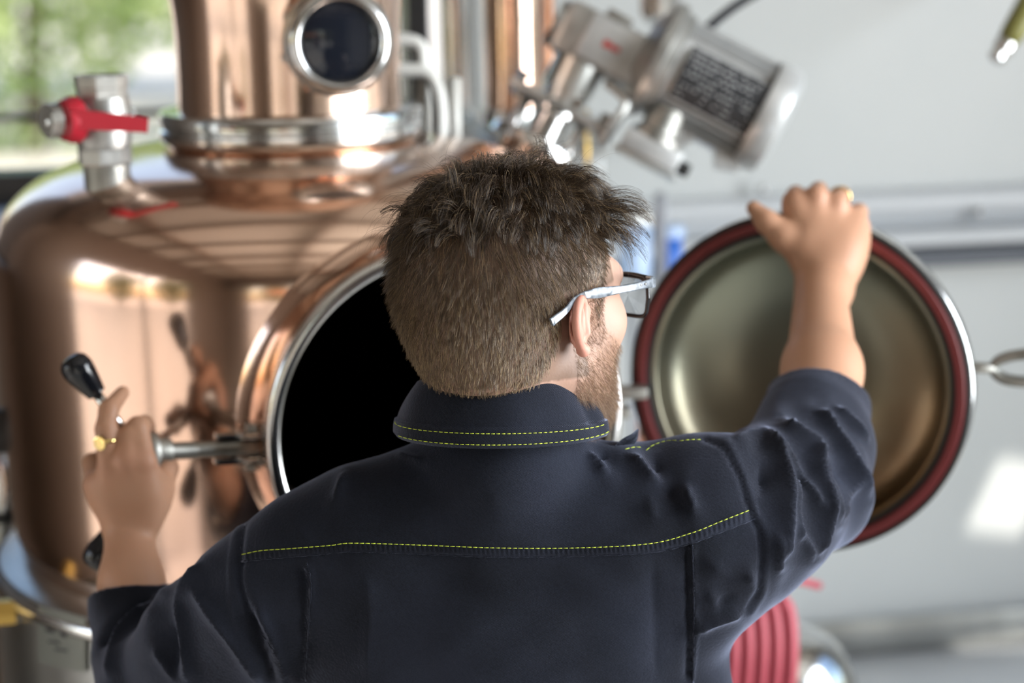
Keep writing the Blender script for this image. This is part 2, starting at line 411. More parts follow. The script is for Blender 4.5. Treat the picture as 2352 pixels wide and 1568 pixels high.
# raised sandwich panels with recessed joints
for i in range(2):
    x0 = xl+.01+i*1.75; x1 = min(x0+1.73, 2.38)
    for z0, z1 in ((.02, wl(2100, 560).z-.03), (wl(2100, 470).z+.02, HW-.02)):
        obj('panel', box(NB(), (x0, -.012, z0), (x1, .004, z1), WF, .003), M['white_wall'], wall_back, smooth=False)
# two horizontal rails running along the wall
zt1, zt1b, zt2, zt3, zt4 = (wl(2150, y).z for y in (430, 468, 514, 558, 594))
bm = NB(); prism(bm, [(-.055, zt1-.012), (-.045, zt1), (.0, zt1+.004), (.0, zt2), (-.02, zt2+.004), (-.03, zt1b-.006), (-.055, zt1b)], -.0, 2.9, Matrix(((0, 0, 1, 0), (1, 0, 0, 0), (0, 1, 0, 0), (0, 0, 0, 1))))
bm.transform(WF @ Matrix.Translation((xl+.02, 0, 0))); struct('trim_1', bm, M['white_trim'])
bm = NB(); prism(bm, [(-.085, zt2-.012), (-.075, zt2), (.0, zt2+.003), (.0, zt3), (-.05, zt3), (-.085, zt3+.012)], 0, 2.9, Matrix(((0, 0, 1, 0), (1, 0, 0, 0), (0, 1, 0, 0), (0, 0, 0, 1))))
bm.transform(WF @ Matrix.Translation((xl+.02, 0, 0))); t2 = struct('trim_2', bm, M['white_trim'])
obj('rail_shade_strip', box(NB(), (xl+.02, -.083, zt4), (xl+2.9, -.0, zt3), WF), M['strip'], t2, False)  # strip added to paint the shadow line under the rail
for px, py in ((1756, 437), (2253, 490)):
    p = WF.inverted() @ on_wall(px, py, .06); obj('bolt_head', cyl(NB(), WF @ Vector((p.x, -.045, p.z)), WF @ Vector((p.x, -.062, p.z)), .009, .006, 16), M['steel'], t2 if py > 450 else None) if py > 450 else \
        obj('bolt_head', cyl(NB(), WF @ Vector((p.x, -.045, p.z)), WF @ Vector((p.x, -.062, p.z)), .009, .006, 16), M['steel'], D.objects['trim_1'])
# other walls, ceiling
struct('wall_right', (lambda b: (box(b, (2.6, -3.2, 0), (2.75, 5, .75)), box(b, (2.6, -3.2, 2.95), (2.75, 5, HW)), box(b, (2.6, -3.2, .75), (2.75, -.3, 2.95)), box(b, (2.6, 3.5, .75), (2.75, 5, 2.95)), b)[-1])(NB()), M['white_wall'])
bm = NB()
for y in (-.3, .20, .70, 1.20, 1.70, 2.2, 2.8, 3.44): box(bm, (2.62, y, .75), (2.72, y+.06, 2.95))
box(bm, (2.62, -.3, 1.8), (2.72, 3.5, 1.85)); struct('window_3', bm, M['black_frame'])
struct('wall_left', (lambda b: (box(b, (-2.35, -3.2, 2.25), (-2.2, 5, HW)), box(b, (-2.35, -3.2, 0), (-2.2, -.8, 2.25)), box(b, (-2.35, 2.0, 0), (-2.2, 5, 2.25)), b)[-1])(NB()), M['dark_wall'])
bm = NB()
for y in (-.8, .60, 1.95): box(bm, (-2.32, y, 0), (-2.24, y+.05, 2.25))
struct('window_4', bm, M['black_frame'])
# wall behind the camera: a wide open door with posts
bm = NB(); box(bm, (-2.3, -3.2, 0), (-1.9, -3.05, HW)); box(bm, (2.3, -3.2, 0), (2.7, -3.05, HW)); box(bm, (-2.3, -3.2, 2.35), (2.7, -3.05, HW)); box(bm, (.95, -3.2, 0), (1.1, -3.05, 2.4)); box(bm, (-.75, -3.2, 0), (-.68, -3.05, 2.4)); box(bm, (1.5, -3.2, 0), (2.3, -3.05, 2.4)); box(bm, (-1.9, -3.2, 0), (-1.35, -3.05, 2.4))
struct('wall_front', bm, M['dark_wall'])
# unseen ceiling holes, added and shaped to drop sun patches on the back wall
holes = []
def sun_hole(px0, py0, px1, py1):
    P = [on_wall(px0, py0, .02), on_wall(px1, py0, .02), on_wall(px1, py1, .02), on_wall(px0, py1, .02)]
    H = [p+SUNV*((HW-p.z)/SUNV.z) for p in P]
    xs = [h.x for h in H]; ys = [h.y for h in H]; return (min(xs), max(xs), min(ys), max(ys))
holes = [sun_hole(2300, 1050, 2352, 1240), sun_hole(1890, 1450, 2010, 1480), sun_hole(2150, 1535, 2420, 1560)]
xs = sorted({-2.5, 3.0, *[h[0] for h in holes], *[h[1] for h in holes]}); ys = sorted({-3.3, 5.2, *[h[2] for h in holes], *[h[3] for h in holes]})
bm = NB()
for xa, xb in zip(xs, xs[1:]):
    for ya, yb in zip(ys, ys[1:]):
        cx, cy = (xa+xb)/2, (ya+yb)/2
        if not any(h[0] < cx < h[1] and h[2] < cy < h[3] for h in holes): box(bm, (xa, ya, HW), (xb, yb, HW+.02))
ceil = struct('ceiling', bm, M['ceiling'])
for y in (-2.4, -1.5, -.6, .3, 1.2, 2.1, 3.0, 3.9): obj('beam', box(NB(), (-2.3, y, HW-.16), (2.6, y+.08, HW)), M['beam'], ceil, False)
for x in (-1.4, 0, 1.4): obj('beam', box(NB(), (x, -3.1, HW-.11), (x+.06, 4, HW-.0)), M['beam'], ceil, False)

# window with black frame, left of the still
xw0, xw1 = -2.4, wl(975).x
zsill = wl(100, 392).z; zbar = wl(100, 268).z
win = struct('window_1', (lambda b: (box(b, (xw0, -.03, zsill-.05), (xw1, .07, zsill), WF), box(b, (xw0, -.03, 2.6), (xw1, .07, 2.7), WF), box(b, (xw1-.02, -.05, zsill-.1), (wl(985).x, .09, 2.7), WF), b)[-1])(NB()), M['black_frame'])
obj('glazing_bar', box(NB(), (xw0, .0, zbar-.006), (xw1, .025, zbar+.006), WF, .002), M['black_frame'], win, False)
obj('pane', box(NB(), (xw0, .03, zsill), (xw1-.02, .034, 2.6), WF), M['glass'], win, False)
obj('window_frame', box(NB(), (wl(940).x, -.06, 0), (wl(992).x, .1, 2.8), WF, .004), M['black_frame'], win, False)
obj('window_sill', box(NB(), (xw0, -.10, zsill-.085), (xw1, .0, zsill-.05), WF, .006), M['blue_sill'], win, False)
w2 = struct('window_2', (lambda b: (box(b, (wl(992).x, -.02, 0), (wl(1090).x, .06, .9), WF), box(b, (wl(992).x, -.02, 2.6), (wl(1090).x, .06, 2.8), WF), b)[-1])(NB()), M['black_frame'])
obj('pane', box(NB(), (wl(992).x, .03, .9), (wl(1088).x, .034, 2.6), WF), M['glass'], w2, False)
bm = NB(); box(bm, (-2.7, -.0, 0), (xw1+.02, .1, zsill-.085), WF); box(bm, (-2.7, 0, 2.7), (xl, .1, HW), WF); struct('wall_window', bm, M['dark_wall'])

# outside
struct('ground', box(NB(), (-60, -60, -.25), (60, 70, -.12)), M['ground'])
def leaves(bm_n, c, rad, size, seed):
    r = np.random.default_rng(seed); n = bm_n
    u = r.normal(size=(n, 3)); u /= np.linalg.norm(u, axis=1)[:, None]; P = np.array(c)+u*np.array(rad)*(r.random((n, 1))**.45)
    P += .12*np.array(rad)*np.sin(P[:, [1, 2, 0]]*3.1)
    a = r.normal(size=(n, 3)); a /= np.linalg.norm(a, axis=1)[:, None]; b = np.cross(a, r.normal(size=(n, 3))); b /= np.linalg.norm(b, axis=1)[:, None]
    s = size*(.6+.8*r.random((n, 1))); V = np.stack([P-a*s, P+b*s*.45, P+a*s, P-b*s*.45], 1).reshape(-1, 3)
    return mesh_from(V, np.arange(n*4).reshape(-1, 4))
def tree(x, y, h, rad, n, size, m, label, seed, group=None, trunk_r=.12):
    t = thing('tree', label, 'tree', (x, y, -.12), group)
    bm = NB(); tube(bm, spline([(x, y, -.12), (x+.1, y, h*.35), (x-.1, y+.1, h*.8)], 8), [trunk_r*(1-.08*i) for i in range(9)], 8)
    for k in range(4):
        a = k*1.7+seed; tube(bm, spline([(x+.05, y, h*.3+.1*k), (x+rad[0]*.35*math.cos(a), y+rad[1]*.35*math.sin(a), h*.5), (x+rad[0]*.6*math.cos(a), y+rad[1]*.6*math.sin(a), h*.72)], 5), [trunk_r*.5*(1-.13*i) for i in range(6)], 6)
    obj('trunk', bm, M['bark'], t)
    obj('foliage', None, m, t, False, 'stuff', mesh=leaves(n, (x, y, h*.585), rad, size, seed)); return t
tree(-4.4, 18.5, 5.6, (2.3, 1.6, 3.2), 11000, .10, M['leaf'], 'bright green leafy tree outside the window, behind the ball valve', 3)
tree(-3.1, 22.5, 5.8, (2.6, 1.5, 3.2), 11000, .12, M['leaf'], 'bright green leafy tree outside the window, beside the copper neck', 5)
tree(-8.3, 24.5, 6.0, (2.6, 1.8, 3.4), 8000, .13, M['leaf'], 'pale green tree outside the window at the far left edge', 8)
# what the copper mirrors from behind the camera
for i, (x, y) in enumerate(((-10.5, -3.5), (-8.5, -7.5), (-4.5, -11.5), (-.8, -13.5), (4.2, -12), (8, -9))):
    tree(x, y, 5, (1.8, 1.6, 2.2), 1500, .2, M['leaf_yellow'], ('farthest left', 'second', 'third', 'fourth', 'fifth', 'farthest right')[i]+' yellow green tree in the yard behind the viewer, seen only mirrored in copper', 20+i, 'trees mirrored in the copper')
struct('street_wall', box(NB(), (.3, -16, -.12), (2.2, -15.4, 3.2)), M['brick'])
tag(obj('awning', prism(NB(), [(-9.6, 2.6), (-8.4, 2.2), (-8.4, 2.12), (-9.6, 2.5)], -1.2, .8, Matrix(((0, 0, 1, 0), (1, 0, 0, 0), (0, 1, 0, 0), (0, 0, 0, 1)))), M['orange'], None, False), 'orange awning across the yard behind the viewer, mirrored in the copper', 'awning')

# ================================================================== THE COPPER STILL
DS = 2.50; SA = at(682, 600, DS); SX, SY = SA.x, SA.y
def zs(y, rad=0.0, side=True):
    """height where the silhouette (side) or the front of a ring of radius rad shows at photo row y"""
    Lh = SY if side else SY-rad; e = PITCH+math.atan((y-784-494*math.tan(ROLL))/FPX)
    return CAMP.z - Lh*math.tan(e)
RB = 680/FPX*DS
SF = Matrix.Translation((SX, SY, 0))
still = thing('copper_still', 'large polished copper pot still with an open round manway, left of the man', 'still', (SX, SY, 0))
zt = zs(300); zside = zs(610); zlow = zs(1110)
Rf = 297/FPX*DS; rn = 252/FPX*DS
zfl0, zfl1 = zs(305), zs(246)
prof = [(Rf*.92, zfl0+.004), (Rf*.92, zfl0-.004), (Rf*.96, zfl0-.011), (RB*.47, zs(326)), (RB*.55, zs(335)), (RB*.63, zs(345)), (RB*.71, zs(357)), (RB*.80, zs(379)), (RB*.87, zs(406)),
        (RB*.93, zs(442)), (RB*.965, zs(478)), (RB*.988, zs(520)), (RB*.998, zs(565)), (RB, zs(612))]
prof = [(p.x, p.y) for p in spline([(a, c, 0) for a, c in prof], 52)]
zside = zs(625)
prof += [(RB, zside-.03), (RB*.998, (zside+zlow)/2), (RB*.995, zlow+.02)]
for k in range(1, 9):
    a = k/8*R(70); prof.append((RB*.995-.09*(1-math.cos(a))*1.15, zlow+.02-.16*math.sin(a)))
zb = prof[-1][1]; rb = prof[-1][0]
# refine the profile and leave out the faces behind the manway
MC = at(1035, 984, 2.135); mz = MC.z; ma = Vector((MC.x-SX, MC.y-SY, 0)); mn = Vector((math.sin(R(19)), -math.cos(R(19)), 0)); mlen = 0.0
RO = 397/FPX*2.135
pp = []
for (r0, z0), (r1, z1) in zip(prof, prof[1:]):
    k = max(1, int(math.hypot(r1-r0, z1-z0)/.012))
    pp += [(r0+(r1-r0)*i/k, z0+(z1-z0)*i/k) for i in range(k)]
pp.append(prof[-1])
bm = lathe(NB(), pp, SF, 192)
mx_ = mn.cross(Vector((0, 0, 1)))
def in_hole(p, rad):
    q = p-MC; return q.dot(mn) > -.25 and math.hypot(q.dot(mx_), q.z) < rad
bmesh.ops.delete(bm, geom=[f for f in bm.faces if in_hole(f.calc_center_median(), RO+.004)], context='FACES')
obj('body', bm, M['copper'], still)
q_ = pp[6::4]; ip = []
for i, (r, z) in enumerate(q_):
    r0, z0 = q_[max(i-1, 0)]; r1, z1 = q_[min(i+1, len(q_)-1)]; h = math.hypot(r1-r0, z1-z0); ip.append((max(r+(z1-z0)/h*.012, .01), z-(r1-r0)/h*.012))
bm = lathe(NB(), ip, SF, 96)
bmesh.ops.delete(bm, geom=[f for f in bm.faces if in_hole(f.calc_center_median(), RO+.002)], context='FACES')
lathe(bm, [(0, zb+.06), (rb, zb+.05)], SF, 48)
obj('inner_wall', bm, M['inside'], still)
# manway nozzle: flared copper neck following the body, then the steel lip
MF = frame(MC, mn, (mx_.x, mx_.y, 0))
def body_d(c):
    q = MF.to_3x3() @ Vector((c, 0, 0))+MC-Vector((SX, SY, 0)); q.z = 0; bq = q.dot(mn); cq = q.dot(q)-RB*RB; dq = bq*bq-cq
    return -bq+math.sqrt(dq) if dq > 0 else -.16
bm = NB(); nseg = 96; rings = []
for s_, rr in ((0, .024), (.10, .016), (.25, .010), (.5, .007), (.75, .006), (1, .006)):
    ring = []
    for i in range(nseg):
        a = 2*PI*i/nseg; rad = RO+.004+rr; cx, cy = rad*math.cos(a), rad*math.sin(a)
        base_d = max(body_d(cx), -.17)-.002; z = base_d+(mlen-.012-base_d)*s_
        ring.append(bm.verts.new(MF @ Vector((cx, cy, z))))
    rings.append(ring)
for A, B in zip(rings, rings[1:]):
    for i in range(nseg): bm.faces.new((A[i], A[(i+1) % nseg], B[(i+1) % nseg], B[i]))
obj('manway_neck', bm, M['copper'], still)
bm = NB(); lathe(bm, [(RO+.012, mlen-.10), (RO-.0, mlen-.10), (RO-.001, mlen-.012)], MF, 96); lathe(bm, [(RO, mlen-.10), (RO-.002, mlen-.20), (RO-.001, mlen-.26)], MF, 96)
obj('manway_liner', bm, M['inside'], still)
bm = lathe(NB(), [(RO, mlen-.02), (RO-.001, mlen-.003), (RO+.002, mlen), (RO+.012, mlen), (RO+.015, mlen-.004), (RO+.015, mlen-.022)], MF, 128, close=True)
obj('manway_lip', bm, M['steel'], still)
# collar flange between pot and head
fl = [(Rf*.8, zfl0-.004), (Rf*.985, zfl0-.004), (Rf, zfl0+.002), (Rf, zfl0+.010), (Rf*.985, zfl0+.0125), (Rf*.985, zfl0+.0145), (Rf, zfl0+.017), (Rf, zfl1-.004), (Rf*.985, zfl1), (Rf*.9, zfl1+.002), (Rf*.84, zfl1+.002), (Rf*.84, zfl0-.004)]
obj('neck_flange', lathe(NB(), fl, SF, 96, close=True), M['steel'], still, 'angle')
# head (onion neck) rising out of the frame
hd = [(rn*1.0, zfl1), (rn*.995, zfl1+.05), (rn*1.0, zfl1+.10), (rn*1.04, zfl1+.145), (rn*1.14, zfl1+.20), (rn*1.32, zfl1+.27), (rn*1.48, zfl1+.36), (rn*1.5, zfl1+.45), (rn*1.3, zfl1+.56), (rn*.8, zfl1+.64), (rn*.45, zfl1+.70), (rn*.4, zfl1+.95)]
hp = [(p.x, p.y) for p in spline([(a, b, 0) for a, b in hd], 66)]
obj('head', lathe(NB(), hp, SF, 128), M['copper'], still)
# steel base the pot hangs in
rb2 = RB*1.06; ztop = zs(1196)
bs = [(RB*.80, ztop-.03), (RB*.90, ztop-.004), (RB*.97, ztop-.004), (rb2-.006, ztop-.012), (rb2, ztop-.02), (rb2, ztop-.10), (rb2-.003, ztop-.5), (rb2-.003, .06), (rb2+.02, .04), (rb2+.02, 0), (0, 0)]
obj('base', lathe(NB(), [(p[0], p[1]) for p in bs], SF, 96), M['steel_brushed'], still, 'angle')
obj('base_rim', lathe(NB(), [(rb2+.001, ztop-.036), (rb2+.006, ztop-.032), (rb2+.008, ztop-.026), (rb2+.004, ztop-.018), (rb2-.004, ztop-.014)], SF, 96), M['steel'], still)
# raised worn plate on the base with dark marks
def on_cyl(px, py, rad):
    d = at(px, py, 1)-CAMP; ox, oy = -SX, -SY; a = d.x**2+d.y**2; b = 2*(ox*d.x+oy*d.y); c = ox*ox+oy*oy-rad*rad; q = b*b-4*a*c
    t = (-b-math.sqrt(max(q, 0)))/(2*a); return CAMP+d*t
bm = NB(); G = []
for j in range(9):
    row = []
    for i in range(9):
        p = on_cyl(88+i*13.5, 1392+i*3.2+j*16, rb2+.004); row.append(bm.verts.new(p))
    G.append(row)
for j in range(8):
    for i in range(8): bm.faces.new((G[j][i], G[j+1][i], G[j+1][i+1], G[j][i+1]))
bmesh.ops.solidify(bm, geom=list(bm.faces), thickness=.003)
pl = obj('rating_plate', bm, M['label'], still, 'angle')
bm = NB()
for px, py, w_, h_ in ((104, 1440, 20, 10), (138, 1452, 14, 9), (110, 1470, 26, 5), (125, 1488, 30, 5)):
    q = [bm.verts.new(on_cyl(px+a, py+b, rb2+.0052)) for a, b in ((0, 0), (0, h_), (w_, h_+4), (w_, 4))]; bm.faces.new(q)
obj('plate_print', bm, M['plate'], pl, False)
# sight glass on the head
PA = aty(783, 97, SY-rn-.045); pv = Vector((PA.x-SX, PA.y-SY, 0)); pn = Vector((math.sin(R(14)), -math.cos(R(14)), 0)); PF = frame(PA-pn*.052, pn, (0, 0, 1))
k_ = (DS-rn-.03)/FPX; ro = 118*k_; ri = 86*k_
obj('sight_glass_stub', lathe(NB(), [(ro*.86, -.06), (ro*.86, .03), (ro*.84, .032)], PF, 64), M['copper'], still)
obj('sight_glass_flange', lathe(NB(), [(ri*.9, .018), (ro*1.04, .018), (ro*1.06, .021), (ro*1.06, .032), (ro*1.04, .035), (ri*.9, .035)], PF, 64, close=True), M['steel'], still, 'angle')
obj('sight_glass_ring', lathe(NB(), [(ri, .036), (ri, .048), (ri+.004, .054), (ro-.010, .056), (ro-.003, .052), (ro, .044), (ro, .036)], PF, 96, close=True), M['steel'], still)
obj('sight_glass', lathe(NB(), [(0, .046), (ri*.93, .046), (ri+.001, .044), (ri, .036), (0, .036)], PF, 64), M['porthole_glass'], still, 'angle')
for k in range(8):
    bm = NB(); a = k*PI/4+.3; c = PF @ Vector((ro*.97*math.cos(a), ro*.97*math.sin(a), .015)); lathe(bm, [(0, 0), (.008, 0), (.008, .006), (0, .006)], frame(c-pn*.008, pn), 6)
    obj('bolt', bm, M['steel'], still, False)
# two thin bent wash pipes behind the head
for (x0, y0, xm, ym, x1, y1, dz) in ((930, 92, 975, 105, 972, 290, 2.62), (935, 160, 1006, 168, 1012, 300, 2.60)):
    P = [at(x0-40, y0, dz), at(x0, y0, dz), at((x0+xm)/2+8, (y0+ym)/2+4, dz), at(xm-4, ym+30, dz), at(x1, (ym+y1)/2+20, dz), at(x1, y1+50, dz)]
    obj('wash_pipe', tube(NB(), spline(P, 28), .0095, 14), M['white_pipe'], still)
obj('wash_pipe', tube(NB(), [at(1045, 180, 2.64), at(1046, 350, 2.64)], .008, 12), M['white_pipe'], still)
# black rubber coupling on the left flank
RC = at(12, 985, DS); rcd = (RC-Vector((SX, SY, RC.z))).normalized()
RFm = frame(Vector((SX, SY, RC.z))+rcd*(RB-.03), Vector((-.95, -.32, 0)), (0, 0, 1))
obj('side_nozzle', lathe(NB(), [(.032, -.01), (.026, .012), (.024, .02)], RFm, 32), M['copper_dark'], still)
obj('rubber_coupling', lathe(NB(), [(0, .012), (.026, .012), (.028, .018), (.026, .024), (.029, .03), (.027, .07), (.0, .07)], RFm, 32), M['black_rubber'], still)
# copper stub that carries the ball valve
VB = at(250, 462, 2.29)
obj('valve_stub', lathe(NB(), [(.046, -.045), (.040, -.026), (.031, -.010), (.0285, .0), (.0285, .008)], frame(VB-Vector((0, 0, .0)), (0, 0, 1)), 40), M['copper'], still)

# ball valve -------------------------------------------------------
kv = 2.29/FPX
def zv(y): return at(250, y, 2.29).z
V0 = Vector((VB.x, VB.y, VB.z))
def vx(px): return at(px, 300, 2.40).x
valve = thing('ball_valve', 'steel ball valve with a red lever on top of the copper still, far left', 'valve', V0)
fv = Matrix.Translation((V0.x, V0.y, 0))
obj('pipe_nipple', lathe(NB(), [(.0, zv(468)), (.0265, zv(468)), (.0262, zv(440)), (.0268, zv(372)), (0, zv(372))], fv, 40), M['steel_old'], valve, 'angle')
hexf = Matrix.Translation((V0.x-.001, V0.y, 0))
obj('union_nut', lathe(NB(), [(0, zv(375)), (.029, zv(375)), (.031, zv(370)), (.031, zv(337)), (.029, zv(332)), (0, zv(332))], hexf, 8), M['cast'], valve, False)
vb = [(0, zv(334)), (.030, zv(334)), (.0310, zv(326)), (.0322, zv(300)), (.0322, zv(240)), (.0310, zv(224)), (.031, zv(218)), (.0, zv(218))]
obj('valve_body', lathe(NB(), vb, Matrix.Translation((V0.x-.001, V0.y, 0)), 40), M['cast'], valve, 'angle')
bm = NB(); lathe(bm, [(.0, zv(222)), (.0295, zv(222)), (.0295, zv(196)), (.0308, zv(194)), (.0312, zv(170)), (.031, zv(167)), (.026, zv(167)), (.025, zv(185)), (0, zv(186))], fv, 8)
obj('upper_port', bm, M['steel_old'], valve, False)
bm = NB(); lf = at(250, 268, 2.29-.036); bm2 = text('1/2  63', .016, Matrix.Translation((V0.x+.018, lf.y+.0035, zv(252))) @ Matrix.Rotation(R(28), 4, 'Z') @ Matrix.Rotation(R(90), 4, 'X'), .0009)
obj('embossing', None, M['cast'], valve, False, mesh=bm2); bm.free()
# stem with nut, sticking out to the left and towards the viewer
SP = at(140, 277, 2.225); sd = Vector((-.72, -.69, 0)).normalized()
st0 = Vector((V0.x, V0.y, SP.z))+sd*.03
bm = NB(); cyl(bm, st0, st0+sd*.045, .021, .019, 24, .002); obj('stem_boss', bm, M['cast'], valve, 'angle')
hub0 = at(168, 275, 2.235); bm = NB(); lathe(bm, [(0, -.006), (.024, -.006), (.0265, -.003), (.0265, .004), (.022, .014), (.014, .018), (0, .018)], frame(hub0, sd), 32)
obj('lever_hub', bm, M['red_paint'], valve, 'angle')
nut0 = at(130, 279, 2.215); bm = NB(); cyl(bm, nut0-sd*.004, nut0+sd*.010, .0115, .0105, 6); cyl(bm, nut0+sd*.01, nut0+sd*.016, .006, .005, 12)
obj('stem_nut', bm, M['steel_old'], valve, False)
# lever blade
A = at(160, 272, 2.215); Bp = at(340, 288, 2.225); ax = (Bp-A).normalized(); fr = frame(A, ax, (0, 0, 1)); Ln = (Bp-A).length
bm = NB(); prism(bm, [(-.011, 0), (.011, 0), (.011, Ln*.1), (.0075, Ln*.93), (.0085, Ln), (-.0085, Ln), (-.008, Ln*.93), (-.011, Ln*.1)], -.004, .004,
                 Matrix([[fr[i][0], fr[i][2], fr[i][1]*-1, fr[i][3]] for i in range(3)]+[[0, 0, 0, 1]]), .0012)
obj('lever', bm, M['red_paint'], valve, 'angle')

# brass spout low on the base, left edge
g0 = at(36, 1402, 2.36); gd = Vector((-1, -.25, 0)).normalized()
tap = thing('brass_tap', 'brass hose tap on the steel base at the lower left edge', 'tap', g0)
bm = NB(); cyl(bm, g0-gd*.02+Vector((.012, .05, .0)), g0+gd*.004, .015, .015, 20, .002); obj('tap_body', bm, M['steel_old'], tap, 'angle')
bm = NB(); lathe(bm, [(0, 0), (.016, 0), (.016, .06), (0, .06)], frame(g0, gd), 6); obj('brass_nut', bm, M['brass'], tap, False)

# steel pipework left of the still (seen as slivers)
t = thing('pipe_run', 'shiny steel pipe with elbow behind the left flank of the still', 'pipe', at(0, 1250, 2.75))
obj('pipe', tube(NB(), spline([at(-60, 1040, 2.75), at(-14, 1060, 2.75), at(2, 1120, 2.75), at(-8, 1230, 2.75), at(-30, 1400, 2.75)], 20), .018, 20), M['steel'], t)
obj('pipe_clamp', lathe(NB(), [(.018, -.008), (.027, -.008), (.027, .008), (.018, .008)], frame(at(-2, 1180, 2.75), (0, 0, 1)), 24, close=True), M['black_rubber'], t, 'angle')

# ================================================================== CLAMP WITH STAR HANDLE
lug = at(600, 1025, 2.14); hubp = at(350, 1038, 2.085); hv = (hubp-lug).normalized()
bolt = thing('clamp_handle', 'swing bolt with black ball knobs held in the left hand', 'clamp', lug)
HF = frame(lug, hv, (0, 0, 1)); HL = (hubp-lug).length
bm = NB(); 
for s_ in (-1, 1): box(bm, (s_*.0135-.0035, -.007, -.012), (s_*.0135+.0035, .007, .052), HF, .0015)
obj('fork', bm, M['steel'], bolt, 'angle')
bm = NB(); cyl(bm, HF @ Vector((-.022, 0, .01)), HF @ Vector((.024, 0, .01)), .0045, None, 16); cyl(bm, HF @ Vector((.018, 0, .01)), HF @ Vector((.0255, 0, .01)), .009, None, 6); cyl(bm, HF @ Vector((-.0195, 0, .01)), HF @ Vector((-.025, 0, .01)), .0085, None, 6)
obj('pivot_pin', bm, M['steel_old'], bolt, False)
obj('lip_bracket', box(NB(), (-.02, -.010, -.008), (.02, .012, .004), HF, .003), M['steel_old'], bolt, 'angle')
bm = NB(); pr = [(0, 0), (.009, 0), (.0095, .03), (.0085, .045)]
z = .045
while z < HL-.012: pr += [(.0085, z+.001), (.0098, z+.0022) if z > HL-.05 else (.0086, z+.0022)]; z += .0034
pr += [(.0088, HL), (0, HL)]; lathe(bm, pr, HF, 24); obj('threaded_rod', bm, M['steel_old'], bolt)
bm = lathe(NB(), [(0, HL-.02), (.013, HL-.02), (.0145, HL-.016), (.0145, HL-.006), (.020, HL-.004), (.0215, HL), (.0215, HL+.004), (.019, HL+.008), (.017, HL+.024), (.012, HL+.030), (0, HL+.030)], HF, 40)
obj('hub', bm, M['steel_old'], bolt, 'angle')
hc = HF @ Vector((0, 0, HL+.014))
def arm(k1, k0, tipside):
    """bar from the hub to a knob whose inner end is at k0 and whose outer end is at k1"""
    b = tube(NB(), [hc, k0+(k1-k0)*.1], .0055, 14); obj('arm', b, M['steel'], bolt)
    d = (k1-k0).length; kf = frame(k0, k1-k0, (0, 1, 0))
    pr = [(0, 0), (.0095, 0), (.0105, .002), (.0135, d*.3), (.0165, d*.6), (.0165, d*.75), (.0145, d*.88), (.009, d*.97), (0, d)]
    pr = [(p.x, p.y) for p in spline([(a, c, 0) for a, c in pr], 26)]
    obj('knob', lathe(NB(), pr, kf, 32), M['knob'], bolt)
arm(at(158, 820, 2.045), at(222, 903, 2.06), 1)
arm(at(212, 1305, 2.10), at(262, 1215, 2.10), 1)
arm(hc+Vector((-.055, .150, -.045)), hc+Vector((-.035, .10, -.03)), 1)

# ================================================================== MANWAY DOOR
DC = at(1833, 881, 2.345); dn = Vector((-math.sin(R(22)), -math.cos(R(22)), .0)); DFm = frame(DC, dn, (0, 0, 1)); RD = 399/FPX*2.345
door = thing('manway_door', 'round steel manway door swung open, its dark red gasket facing the viewer', 'door', DC-Vector((0, 0, RD)))
dish = [(0, -.075), (RD*.25, -.073), (RD*.45, -.066), (RD*.62, -.052), (RD*.74, -.036), (RD*.80, -.022), (RD*.83, -.008), (RD*.85, .002), (RD*.875, .004)]
dish = [(p.x, p.y) for p in spline([(a, b, 0) for a, b in dish], 40)]
obj('dished_plate', lathe(NB(), dish, DFm, 128), M['dish'], door)
out = [(0, -.080), (RD*.45, -.071), (RD*.75, -.042), (RD*.85, -.02), (RD*.99, -.018), (RD*1.0, -.014), (RD*1.0, .004), (RD*.985, .0075), (RD*.965, .004), (RD*.875, .004)]
obj('outer_shell', lathe(NB(), out, DFm, 128), M['steel'], door, 'angle')
obj('gasket', lathe(NB(), [(RD*.905, .002), (RD*.905, .010), (RD*.915, .0135), (RD*.955, .0135), (RD*.968, .010), (RD*.968, .002)], DFm, 128), M['gasket'], door, 'angle')
obj('gasket_groove', lathe(NB(), [(RD*.875, .004), (RD*.88, .008), (RD*.905, .008), (RD*.906, .002)], DFm, 128), M['black_rubber'], door)
obj('rim_edge', lathe(NB(), [(RD*.966, .004), (RD*.972, .012), (RD*.992, .012), (RD*.998, .006)], DFm, 128), M['black_rubber'], door)
# fork lug on the right edge
dx = DFm.to_3x3() @ Vector((0, -1, 0));  dx = dx if dx.x > 0 else -dx
e0 = DC+dx*RD; lugd = dx
def ed(a, b, c): return DC+dx*(RD+a)+Vector((0, 0, b))+dn*c
lz = at(2215, 853, 2.25).z-DC.z
obj('lug_stem', tube(NB(), [ed(-.02, lz, -.006), ed(.022, lz, -.006)], .0065, 12), M['steel_old'], door)
bm = NB(); U = spline([(.085, .022), (.060, .019), (.038, .0145), (.024, .007), (.020, .0), (.024, -.007), (.036, -.0135), (.06, -.0145), (.085, -.0145)], 28) if False else spline([(.085, .024, 0), (.060, .019, 0), (.038, .0145, 0), (.024, .008, 0), (.019, .0, 0), (.024, -.008, 0), (.036, -.0135, 0), (.06, -.0145, 0), (.085, -.0145, 0)], 32)
for s_ in (-.011, .0):
    tube(bm, [ed(p.x, lz+p.y, -.006+s_) for p in U], .0056, 12)
obj('fork', bm, M['steel_old'], door)
